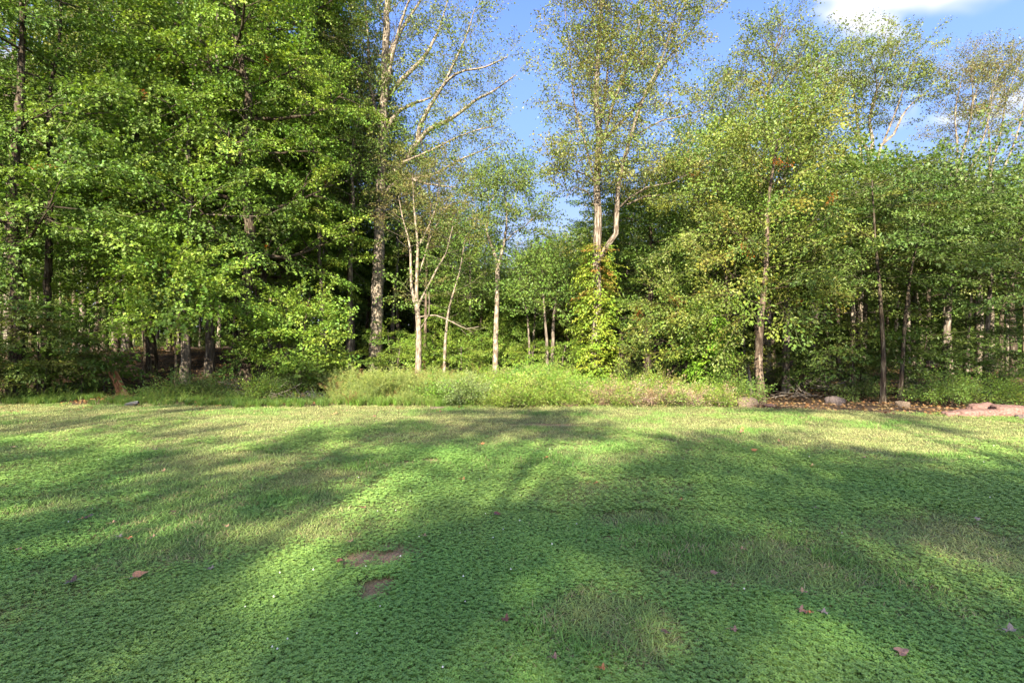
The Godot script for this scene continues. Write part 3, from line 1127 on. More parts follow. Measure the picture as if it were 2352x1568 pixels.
	for l in [
		[[Vector2(1373, 602), Vector2(1396, 563), Vector2(1415, 535), Vector2(1417, 495), Vector2(1421, 430), Vector2(1428, 394), Vector2(1446, 322), Vector2(1482, 215), Vector2(1517, 143), Vector2(1550, 40)], 15.9, 0.10, 26],
		[[Vector2(1424, 476), Vector2(1446, 455), Vector2(1485, 430), Vector2(1540, 420), Vector2(1580, 400)], 15.0, 0.045, 10],
		[[Vector2(1440, 470), Vector2(1482, 451), Vector2(1525, 447), Vector2(1560, 430)], 16.8, 0.035, 7],
		[[Vector2(1374, 330), Vector2(1392, 315), Vector2(1428, 279), Vector2(1482, 222), Vector2(1528, 143), Vector2(1590, 70), Vector2(1620, 10)], 17.6, 0.06, 20],
		[[Vector2(1446, 322), Vector2(1482, 297), Vector2(1521, 276), Vector2(1553, 270), Vector2(1607, 255), Vector2(1640, 215)], 15.4, 0.03, 9],
		[[Vector2(1372, 420), Vector2(1360, 395), Vector2(1345, 330), Vector2(1320, 240), Vector2(1308, 120), Vector2(1295, 0)], 17.4, 0.04, 22],
		[[Vector2(1375, 300), Vector2(1390, 220), Vector2(1400, 120), Vector2(1420, 0), Vector2(1430, -80)], 17.8, 0.05, 20],
		[[Vector2(1388, 319), Vector2(1405, 250), Vector2(1440, 150), Vector2(1470, 50), Vector2(1500, -60)], 16.0, 0.05, 20],
		[[Vector2(1500, 180), Vector2(1540, 110), Vector2(1575, 0), Vector2(1585, -60)], 16.6, 0.035, 14],
		[[Vector2(1372, 420), Vector2(1345, 400), Vector2(1310, 390), Vector2(1270, 400)], 16.0, 0.03, 12],
		[[Vector2(1370, 480), Vector2(1350, 440), Vector2(1320, 430), Vector2(1300, 455)], 16.2, 0.02, 9]]:
		bundle(t, limb(t, l[0], 16.6, l[1], l[2], 0.01), l[3], 1.0, s, 0.2, 0.7)
	finish(t, root, s, bark.lichen, "crown", 0)
	# the vine itself, leaves round the lower trunk
	var vine := Plant.new()
	var vs := spec("vine", [Color(0.24, 0.33, 0.035), Color(0.2, 0.3, 0.035), Color(0.29, 0.33, 0.04)])
	vs.size = 0.62
	vs.loose = 0.3
	var red := [Color(0.30, 0.16, 0.04), Color(0.28, 0.24, 0.04), Color(0.2, 0.26, 0.04)]
	for k in 430:
		var q := 0.012 + pow(rng.randf(), 1.15) * 0.36
		var p := line_at(mp, q)
		var a := rf(0, TAU)
		var o := Vector3(cos(a), 0, sin(a))
		var bulge := 0.05 + 0.27 * sm(0.0, 0.08, q) * (1.0 - sm(0.19, 0.30, q)) * (0.5 + 0.5 * sin(q * 85.0))
		vs.pal = red if q > 0.25 and rng.randf() < 0.35 else [Color(0.24, 0.33, 0.035), Color(0.2, 0.3, 0.035), Color(0.31, 0.33, 0.04)]
		put_spray(vine, p + o * (0.14 + pow(rng.randf(), 1.6) * bulge), o + Vector3(0, rf(-0.9, 0.1), 0), vs)
	for i in vine.xf.size():
		vine.xf[i].origin -= base
	scatter("vine", sprays.vine0, vine.xf, vine.col, root)

	# --- slim trunks in the sunlit middle
	var thin := spec("airy", pal_green())
	thin.size = 0.9
	tree("slim_tree", "thin mottled trunk leaning right, between the forked tree and the slender pale tree", "tree", 1020, 20.5, 6.0, 0.075, 0.5, 16, 1.8, thin, bark.pale, 1.0)
	tree("slim_tree", "short sunlit grey trunk left of the slender pale tree", "tree", 1081, 25.5, 7.0, 0.10, 0.45, 16, 2.0, thin, bark.grey, -0.2)
	tree("slim_tree", "sunlit brown trunk just left of the slender pale tree", "tree", 1107, 26.5, 7.0, 0.11, 0.45, 16, 2.0, thin, bark.brown, 0.2)
	tree("slim_tree", "thin bent grey pole right of the slender pale tree", "tree", 1217, 22.0, 5.6, 0.055, 0.6, 12, 1.5, thin, bark.grey, -0.6)
	tree("slim_tree", "thin straight pole beside the bent grey one", "tree", 1225, 23.5, 5.6, 0.07, 0.55, 14, 1.6, thin, bark.grey, 0.1)
	tree("slim_tree", "first of the twin brown poles left of the vine-clad tree", "tree", 1258, 21.0, 5.2, 0.08, 0.5, 18, 1.5, spec("airy", pal_green()), bark.grey, -0.3)
	tree("slim_tree", "second of the twin brown poles, the one closer to the vine-clad tree", "tree", 1268, 21.6, 5.6, 0.095, 0.45, 20, 1.6, spec("airy", pal_green()), bark.grey, 0.3)
	tree("slim_tree", "dark pole in the shade right of the poplar's foot", "tree", 905, 25.5, 12.0, 0.11, 0.5, 14, 2.0, thin, bark.grey, 0.4)
	tree("slim_tree", "grey pole between the poplar and the forked tree", "tree", 918, 28.0, 12.5, 0.11, 0.5, 14, 2.0, thin, bark.grey, -0.2)
	tree("slim_tree", "slim pole close behind the forked tree", "tree", 974, 23.0, 11.0, 0.08, 0.5, 14, 1.8, thin, bark.brown, 0.1)
	# --- layered saplings in the sun behind the brush
	var lay := spec("beech", [Color(0.24, 0.34, 0.05), Color(0.27, 0.36, 0.06), Color(0.19, 0.30, 0.05)])
	lay.loose = 0.5
	lay.flat = 0.4
	var at := [[912, 21.5, 1.6], [1000, 22.5, 2.0], [1060, 21.5, 1.5], [1100, 24.0, 2.2], [1160, 24.5, 2.4], [1222, 22.5, 1.6], [895, 24.0, 2.2], [1030, 25.5, 4.0], [1290, 21.5, 1.5], [1180, 27.0, 4.2], [1085, 29.0, 4.6], [1235, 31.0, 4.6]]
	var says := [
		"low layered sapling with thin pale stems at the poplar's foot", "layered yellow-green sapling behind the forked tree's foot", "low layered sapling between the forked and the slender pale tree",
		"level-branched sapling left of the slender pale tree's foot", "bright level-branched sapling wrapped round the slender pale tree", "green sapling right of the slender pale tree",
		"shaded sapling between poplar and forked tree", "tall yellow-green sapling behind the thin leaning trunk", "sapling under the twin brown poles",
		"tall bright green sapling behind the slender pale tree", "leafy young tree filling the wood between forked and slender trees", "leafy young tree behind the thin bent pole"]
	for i in at.size():
		tree("sapling", says[i], "sapling", at[i][0], at[i][1], at[i][2], 0.022 + 0.006 * at[i][2], 0.3, 8 + int(at[i][2] * 2.5), 0.75 + 0.16 * at[i][2], lay, bark.grey, rf(-0.2, 0.2), "layered saplings in the sunny gap", 0.35, 0.12)
	# --- crowns that close the view between the trunks
	var mid := spec("airy", pal_green())
	mid.size = 1.15
	var back := [[860, 30.0, 14.0], [915, 33.0, 13.5], [985, 31.0, 12.0], [1050, 34.0, 9.5], [1105, 37.0, 7.5], [1210, 33.0, 6.6], [1250, 36.0, 7.4], [1300, 31.0, 7.2], [1335, 27.0, 6.2]]
	for i in back.size():
		var sp := spec("airy", [pal_cool(), pal_olive(), pal_yellow()][i % 3])
		sp.size = 1.2
		tree("wood_tree", ["green tree in the wood behind the poplar", "olive tree in the wood right of the poplar", "yellowish tree in the wood behind the forked tree's crown", "green tree deep behind the thin leaning trunk", "olive tree closing the wood behind the slender pale tree", "low yellowish tree under the sky gap", "rounded green tree right under the sky gap", "olive tree left of the vine-clad trunk", "yellowish tree just behind the vine-clad trunk"][i], "tree", back[i][0], back[i][1], back[i][2], 0.12, 0.42, 30, 2.5, sp, bark.grey, rf(-0.4, 0.4), "", 0.5, 0.4)


# ---------------------------------------------------------------------  right: layered, cooler green wood

func make_right_wood() -> void:
	var dark := spec("beech", pal_green())
	dark.size = 1.1
	var cool := spec("beech", pal_cool())
	cool.size = 1.05
	var thin := spec("airy", pal_cool())
	thin.size = 1.0
	var olive := spec("airy", pal_olive())
	var yel := spec("clump", pal_yellow() + pal_olive() + pal_green())
	yel.size = 0.95
	yel.rare_share = 0.015
	tree("beech", "dark dense tree with black trunk right of the vine-clad tree", "tree", 1490, 20.0, 8.4, 0.17, 0.2, 36, 2.6, dark, bark.dark, 0.2, "", 0.45, 0.3)
	tree("beech", "dark leafy tree close behind the vine-clad tree", "tree", 1425, 22.5, 8.2, 0.14, 0.2, 30, 2.3, dark, bark.dark, -0.2, "", 0.45, 0.3)
	tree("beech", "green tree with fresh sprays between the black trunk and the yellowing maple", "tree", 1590, 18.5, 8.6, 0.14, 0.36, 34, 2.3, spec("clump", pal_green()), bark.dark, 0.3, "", 0.5, 0.3)
	tree("yellowing_maple", "yellowing tree with single brown trunk at the lawn edge, bare twigs at its foot", "tree", 1748, 13.2, 7.0, 0.115, 0.3, 30, 1.8, yel, bark.brown, 0.35, "", 0.6, 0.35)
	tree("yellowing_maple", "yellow-olive tree just behind the single brown trunk, with orange patches", "tree", 1805, 15.5, 8.0, 0.11, 0.3, 34, 2.0, yel, bark.grey, 0.2, "", 0.6, 0.4)
	tree("yellowing_maple", "yellow-green tree leaning out over the vine-covered stub", "tree", 1670, 15.4, 7.2, 0.10, 0.45, 26, 1.6, yel, bark.dark, -0.4, "", 0.6, 0.4)
	var ao := spec("airy", pal_olive())
	ao.size = 0.95
	tree("airy_tree", "tall airy olive tree rising behind the yellowing ones, first peak right of the vine-clad tree", "tree", 1760, 23.0, 15.0, 0.2, 0.5, 44, 2.7, ao, bark.grey, 0.3, "airy trees on the skyline", 0.6, 0.9)
	tree("airy_tree", "airy olive tree forming the dip between two skyline peaks", "tree", 1865, 24.0, 14.6, 0.18, 0.5, 38, 2.4, ao, bark.grey, 0.3, "airy trees on the skyline", 0.6, 0.9)
	tree("airy_tree", "lower airy tree beside the right arm of the vine-clad tree", "tree", 1640, 22.0, 11.5, 0.14, 0.35, 46, 2.4, ao, bark.grey, 0.2, "airy trees on the skyline", 0.6, 0.7)

	# --- pale many-limbed tree
	rng.seed = 305
	var base := px(1972, 784, 24.0)
	base.y = gy(base.x, base.z) - 0.1
	var root := thing("many_limbed_tree", "pale tree dividing into bare upright limbs under a wide airy crown below the cloud", "tree", base)
	var t := Plant.new()
	var s := spec("airy", pal_olive())
	s.gap = 0.55
	s.size = 0.85
	s.kids = 1.7
	stem(t, PackedVector3Array([base, px(1972, 760, 24), px(1978, 600, 24), px(1984, 430, 24), px(1996, 385, 24)]), 0.24, 0.15, 10, 0.3)
	for l in [
		[[Vector2(1996, 390), Vector2(1993, 344), Vector2(1972, 315), Vector2(1940, 272), Vector2(1905, 220), Vector2(1890, 160)], 25.0, 0.085, 15],
		[[Vector2(1998, 390), Vector2(2015, 375), Vector2(2025, 333), Vector2(2054, 308), Vector2(2083, 251), Vector2(2136, 204), Vector2(2150, 180)], 23.0, 0.085, 12],
		[[Vector2(1996, 385), Vector2(2005, 322), Vector2(1998, 285), Vector2(2010, 220), Vector2(2050, 130), Vector2(2070, 95)], 24.5, 0.09, 16],
		[[Vector2(2030, 325), Vector2(2060, 250), Vector2(2085, 180), Vector2(2110, 120)], 22.5, 0.05, 12],
		[[Vector2(1985, 420), Vector2(1975, 322), Vector2(1965, 240), Vector2(1955, 150), Vector2(1960, 110)], 26.0, 0.08, 16],
		[[Vector2(2000, 270), Vector2(2015, 200), Vector2(2000, 130)], 22.2, 0.04, 10]]:
		bundle(t, limb(t, l[0], 24.0, l[1], l[2], 0.012), l[3], 1.5, s, 0.4, 0.6)
	finish(t, root, s, bark.pale, "crown", 1)
	# --- thin tall pale trees at the right edge
	for k in 2:
		rng.seed = 320 + k
		var u := 2210.0 + 75.0 * k
		base = px(u - 30, 784, 22.5 + 2.0 * k)
		base.y = gy(base.x, base.z) - 0.1
		root = thing("airy_tree", ["tall thin pale tree with brownish wispy crown near the right edge", "rearmost wispy pale tree at the right edge of the picture"][k], "tree", base)
		t = Plant.new()
		s = spec("airy", [Color(0.26, 0.21, 0.09), Color(0.22, 0.21, 0.08), Color(0.18, 0.2, 0.06)])
		s.gap = 0.8
		s.size = 0.72
		s.kids = 1.3
		var z := 22.5 + 2.0 * k
		stem(t, PackedVector3Array([base, px(u - 35, 650, z), px(u - 28, 520, z), px(u - 18, 440, z)]), 0.17, 0.10, 9, 0.3)
		for l in [
			[[Vector2(u - 18, 445), Vector2(u - 5, 380), Vector2(u + 15, 300), Vector2(u + 30, 220), Vector2(u + 60, 140)], z + 0.7, 0.07],
			[[Vector2(u - 18, 450), Vector2(u - 10, 350), Vector2(u - 15, 260), Vector2(u + 5, 160)], z - 0.6, 0.06],
			[[Vector2(u - 20, 460), Vector2(u + 20, 390), Vector2(u + 55, 300), Vector2(u + 75, 200), Vector2(u + 90, 150)], z + 0.2, 0.06],
			[[Vector2(u + 15, 300), Vector2(u + 25, 230), Vector2(u + 20, 150)], z - 1.0, 0.035]]:
			bundle(t, limb(t, l[0], z, l[1], l[2], 0.01), 13, 1.3, s, 0.3, 0.8)
		finish(t, root, s, bark.pale, "crown", k)
	# --- slim trunks of the shady right side
	tree("beech", "thin dark trunk curving up at the lawn edge left of the flat stone", "tree", 2028, 12.7, 5.6, 0.065, 0.5, 16, 1.5, cool, bark.dark, -0.3, "", 0.5, 0.1)
	tree("beech", "slim trunk leaning right behind the flat stone, a few orange leaves on it", "tree", 2068, 13.2, 5.4, 0.055, 0.5, 15, 1.5, cool, bark.dark, 0.9, "", 0.5, 0.1)
	tree("beech", "straight pale grey trunk in the right-hand wood above the bare branches", "tree", 2172, 15.2, 6.6, 0.115, 0.55, 24, 2.3, thin, bark.grey, 0.15, "", 0.45, 0.15)
	tree("beech", "broad grey trunk beside the glimpse of far lawn at the right", "tree", 2265, 15.0, 6.2, 0.085, 0.5, 22, 2.3, thin, bark.grey, 0.3, "", 0.45, 0.1)
	tree("beech", "dark tree overhanging the right edge of the picture", "tree", 2390, 14.0, 5.6, 0.12, 0.42, 24, 2.2, cool, bark.dark, -0.1, "", 0.5, 0.1)
	tree("beech", "layered tree in the wood behind the thin curving trunk", "tree", 1985, 17.5, 6.6, 0.10, 0.5, 20, 2.1, cool, bark.grey, 0.1, "", 0.45, 0.15)
	tree("beech", "layered tree behind the slim leaning trunk", "tree", 2100, 16.5, 6.4, 0.09, 0.5, 18, 2.0, cool, bark.grey, 0.1, "", 0.45, 0.15)
	tree("beech", "green tree between the single brown trunk and the thin curving one", "tree", 1890, 17.0, 7.2, 0.12, 0.3, 24, 2.1, spec("beech", pal_olive()), bark.grey, 0.1, "", 0.5, 0.25)
	tree("beech", "olive-green tree rising left of the wispy pale tree", "tree", 2130, 21.0, 8.2, 0.12, 0.4, 28, 2.1, ao, bark.dark, 0.2, "", 0.5, 0.5)
	tree("beech", "green tree at the right edge in front of the wispy crowns", "tree", 2330, 20.0, 7.4, 0.14, 0.45, 24, 2.2, thin, bark.dark, 0.2, "", 0.5, 0.3)
	tree("beech", "tree with pale slim trunk left of the thin curving dark one", "tree", 1958, 15.6, 6.2, 0.085, 0.55, 22, 2.1, spec("beech", pal_olive()), bark.pale, 0.2, "", 0.5, 0.2)
	tree("beech", "grey twin of the straight pale trunk, standing left of it", "tree", 2085, 15.4, 6.0, 0.09, 0.55, 20, 2.0, thin, bark.grey, -0.1, "", 0.5, 0.2)
	# --- stubs
	tree("tree_stub", "short broken grey stub close left of the single brown trunk", "stub", 1721, 14.6, 1.1, 0.13, 0.9, 1, 0.2, yel, bark.grey, 0.0, "", 0.5, 0.3)
	rng.seed = 333
	base = px(1622, 784, 14.6)
	base.y = gy(base.x, base.z) - 0.05
	root = thing("vine_covered_stub", "leaning stub wholly covered in bright green vine leaves at the brush edge", "stub", base)
	t = Plant.new()
	var mp := stem(t, PackedVector3Array([base, base + Vector3(-0.05, 1.0, 0), base + Vector3(0.0, 2.0, 0.1), base + Vector3(-0.2, 2.9, 0.1)]), 0.09, 0.05, 7, 0.3)
	s = spec("vine", [Color(0.2, 0.36, 0.035), Color(0.17, 0.32, 0.03), Color(0.25, 0.37, 0.04)])
	s.size = 0.55
	for k in 260:
		var q := rng.randf()
		var a := rf(0, TAU)
		var o := Vector3(cos(a), 0, sin(a))
		put_spray(t, line_at(mp, q) + o * rf(0.05, 0.3) * (1.1 - 0.5 * q), o + Vector3(0, rf(-0.9, 0.1), 0), s)
	finish(t, root, s, bark.dark, "vine")
	# --- low growth along the right-hand edge
	var g := spec("bush", pal_green())
	var cb := spec("bush", pal_cool())
	var by := spec("bush", pal_yellow())
	tree("sapling", "yellow-green sapling with drooping sprays beside the vine-covered stub", "sapling", 1580, 14.9, 3.0, 0.035, 0.3, 18, 1.5, yel, bark.dark, -0.3, "", 0.5, 0.15)
	tree("sapling", "low sapling of level sprays left of the thin curving trunk", "sapling", 1955, 14.6, 2.0, 0.025, 0.25, 14, 1.2, cool, bark.dark, 0.1, "", 0.4, 0.1)
	tree("sapling", "sapling of level sprays behind the flat stone", "sapling", 2120, 15.2, 2.0, 0.025, 0.2, 14, 1.1, cool, bark.dark, 0.1, "", 0.4, 0.1)
	tree("sapling", "sapling shading the bare fallen branches at the right", "sapling", 2215, 15.6, 2.4, 0.03, 0.4, 12, 1.2, cool, bark.dark, 0.1, "", 0.4, 0.1)
	tree("sapling", "dull sapling in the shade right of the single brown trunk", "sapling", 1850, 16.0, 2.2, 0.03, 0.4, 12, 1.1, spec("beech", pal_olive()), bark.dark, 0.1, "", 0.4, 0.1)
	shrub("shrub", "low dark shrub in the shade beside the thin curving trunk", 1970, 13.6, 1.0, 0.4, 16, cb, bark.dark)
	shrub("shrub", "leafy green shrub behind the red rocks, left part", 2185, 12.0, 1.3, 0.5, 26, g, bark.dark, "shrubs behind the red rocks")
	shrub("shrub", "leafy bright shrub behind the red rocks, topmost one", 2275, 12.3, 1.0, 0.55, 22, spec("bush", pal_bright()), bark.dark, "shrubs behind the red rocks")
	shrub("shrub", "broad green shrub touching the right edge behind the rocks", 2350, 12.8, 1.3, 0.7, 26, g, bark.dark, "shrubs behind the red rocks")
	shrub("shrub", "grey-green shrub between the boulder and the vine-covered stub", 1690, 13.0, 1.1, 0.5, 24, g, bark.dark)
	shrub("shrub", "dark low shrub in the shade under the bare fallen branches", 2130, 13.6, 1.0, 0.3, 14, cb, bark.dark)
	shrub("shrub", "dark bank of leaves behind the single brown trunk", 1800, 16.5, 2.0, 0.6, 20, cb, bark.dark)
	shrub("shrub", "dark bank of leaves beyond the round boulder", 1660, 17.0, 2.4, 1.1, 34, cb, bark.dark)
	shrub("shrub", "dark bank of leaves right of the vine-clad trunk", 1460, 18.5, 2.2, 0.7, 26, cb, bark.dark)
	shrub("shrub", "sunny yellow-green shrub left of the vine-covered stub", 1515, 13.6, 1.3, 0.5, 22, by, bark.dark)


# ---------------------------------------------------------------------  the wood beyond

func make_deep_wood() -> void:
	# slim trunks that can be told apart in the shade, copies of four
	var protos: Array[Node3D] = []
	var kinds := ["airy", "airy", "beech", "maple"]
	var pals := [pal_green(), pal_olive(), pal_cool(), pal_green()]
	rng.seed = 500
	var spots := []
	for k in 96:
		var u := -60.0 + 2460.0 * (k + rf(-0.4, 0.4)) / 95.0
		spots.append([u, rf(23, 40) if u < 850 or u > 1400 else rf(27, 40)])
	var near := func(u: float) -> String:
		if u < 200: return "behind the far-left black trunk"
		if u < 400: return "behind the broken stump"
		if u < 560: return "behind the slanting green maple"
		if u < 700: return "behind the mossy maple"
		if u < 850: return "left of the bare poplar"
		if u < 960: return "between poplar and forked tree"
		if u < 1130: return "between forked and slender pale trees"
		if u < 1260: return "right of the slender pale tree"
		if u < 1370: return "left of the vine-clad tree"
		if u < 1500: return "behind the black-trunked tree"
		if u < 1700: return "beyond the vine-covered stub"
		if u < 1850: return "behind the single brown trunk"
		if u < 2050: return "below the many-limbed tree"
		if u < 2200: return "behind the flat stone"
		return "near the glimpse of far lawn"
	var coats := ["grey-barked", "brown-barked", "pale-barked", "dark-barked"]
	for k in spots.size():
		var u: float = spots[k][0]
		var z: float = spots[k][1]
		if u > 2190 and u < 2420:
			z = minf(z, 30.0)
		var label: String = "slim %s tree deep in the shaded wood " % coats[k % 4] + str(near.call(u))
		var root: Node3D
		if protos.size() < 4:
			var s := spec(kinds[k], pals[k])
			s.size = 1.25
			s.gap = 0.55
			root = tree("deep_wood_tree", label, "tree", u, z, 11.0, 0.085 + 0.018 * k, 0.5, 28, 2.3, s, [bark.grey, bark.brown, bark.pale, bark.dark][k], 0.3, "", 0.5, 0.4)
			protos.append(root)
		else:
			root = protos[k % 4].duplicate()
			root.name = numbered("deep_wood_tree")
			add_child(root)
		var p := px(u, 784, z)
		p.y = gy(p.x, p.z) - 0.05
		var hi := 1.0
		if u < 820:
			hi = rf(1.25, 1.6)
		elif u > 1380:
			hi = rf(0.66, 0.82)
		else:
			hi = rf(0.6, 0.8) if u < 1040 else rf(0.36, 0.46)
		root.position = p
		root.rotation.y = rf(0, TAU)
		root.scale = Vector3(1, hi, 1) * rf(0.9, 1.1)
		tag(root, label, "tree", "slim trees in the wood " + str(near.call(u)))
	# the mass of leaves that closes every gap
	var s := spec("far", pal_cool())
	var t := Plant.new()
	rng.seed = 501
	for k in 9500:
		var z := rf(40, 54)
		var x := rf(-60, 60)
		var u := 1176.0 + x / z * F
		if u > 2235 and u < 2420 and rng.randf() < 0.85:
			z = rf(60, 64)
			x = (u - 1176.0) / F * z
		var top := 6.5 + 1.5 * patch_noise.get_noise_2d(x * 2.0, 0.0)
		if u < 800:
			top = 15.0
		elif u > 1380:
			top = 9.5
		var y := pow(rng.randf(), 1.35) * top
		s.pal = pal_cool() if rng.randf() < 0.7 else pal_olive()
		put_spray(t, Vector3(x, y, -z), rv(), s, 1.5)
	for k in 60:
		var z := rf(41, 52)
		var x := rf(-56, 56)
		var b := Vector3(x, -0.2, -z)
		t.geo.tube(PackedVector3Array([b, b + Vector3(rf(-0.4, 0.4), 5, 0), b + Vector3(rf(-0.8, 0.8), 9, 0)]), 0.16, 0.06, 5)
	var far := thing("far_wood", "far wood closing the view between all the trunks as one green mass", "woodland")
	far.set_meta("kind", "stuff")
	finish(t, far, s, bark.grey, "foliage", 0)
	# low leaves on the wood floor
	var low := Plant.new()
	s = spec("bush", pal_cool())
	for k in 1700:
		var z := rf(15.5, 40)
		var x := rf(-1.12, 1.12) * z
		var u := 1176.0 + x / z * F
		if z < 19 and (u > 760 and u < 1680 or u > 1850 and z < 25):
			continue
		if u > 230 and u < 560 and z < 20 and rng.randf() < 0.6:
			continue
		if patch_noise.get_noise_2d(x * 1.5, z * 1.5) < 0.0:
			continue
		s.pal = pal_cool() if rng.randf() < 0.6 else pal_green()
		put_spray(low, Vector3(x, gy(x, -z) + rf(0.0, 0.28), -z), Vector3(rf(-1, 1), rf(0, 0.8), rf(-1, 1)), s, rf(0.5, 1.0))
	tag(scatter("undergrowth", sprays.bush1, low.xf, low.col, self), "low leafy undergrowth on the shaded woodland ground", "undergrowth")
	# fallen leaves on the wood floor and the lawn's left margin
	var g := Geo.new()
	for i in 5:
		var q := Vector3(rf(-0.12, 0.12), 0.012, rf(-0.12, 0.12))
		leaf(g, q, Vector3(rf(-1, 1), rf(-0.1, 0.25), rf(-1, 1)), (Vector3.UP + rv() * 0.4).normalized(), 0.06, 0.045, leaf_tone(0.5), true)
	var lm := g.mesh(leaf_mat)
	var xf: Array[Transform3D] = []
	var col := PackedColorArray()
	var pal := [Color(0.36, 0.19, 0.09), Color(0.42, 0.27, 0.15), Color(0.25, 0.12, 0.07), Color(0.30, 0.17, 0.07), Color(0.36, 0.25, 0.16)]
	for k in 9000:
		var z := rf(10.4, 30.0)
		var x := rf(-1.08, 1.08) * z
		var e := lawn_edge(x)
		var keep := 1.0
		if z < e:
			keep = (0.11 if x < -2.0 else 0.03) * sm(e - 3.0, e, z)
			if x < -5.0:
				keep *= 2.2
		elif z < 17.0 and x > -5.0 and x < 6.0:
			keep = 0.25
		if rng.randf() > keep:
			continue
		xf.append(Transform3D(Basis(Vector3.UP, rf(0, TAU)).scaled(Vector3.ONE * (rf(0.5, 0.9) if z < e else rf(0.8, 1.4))), Vector3(x, gy(x, -z) + (0.03 if z < e else 0.0), -z)))
		col.append(tint(pal))
	tag(scatter("leaf_litter", lm, xf, col, self), "scattered tan and orange fallen leaves along the wood edge", "leaf litter")


# ---------------------------------------------------------------------  the sunlit brush between lawn and trees

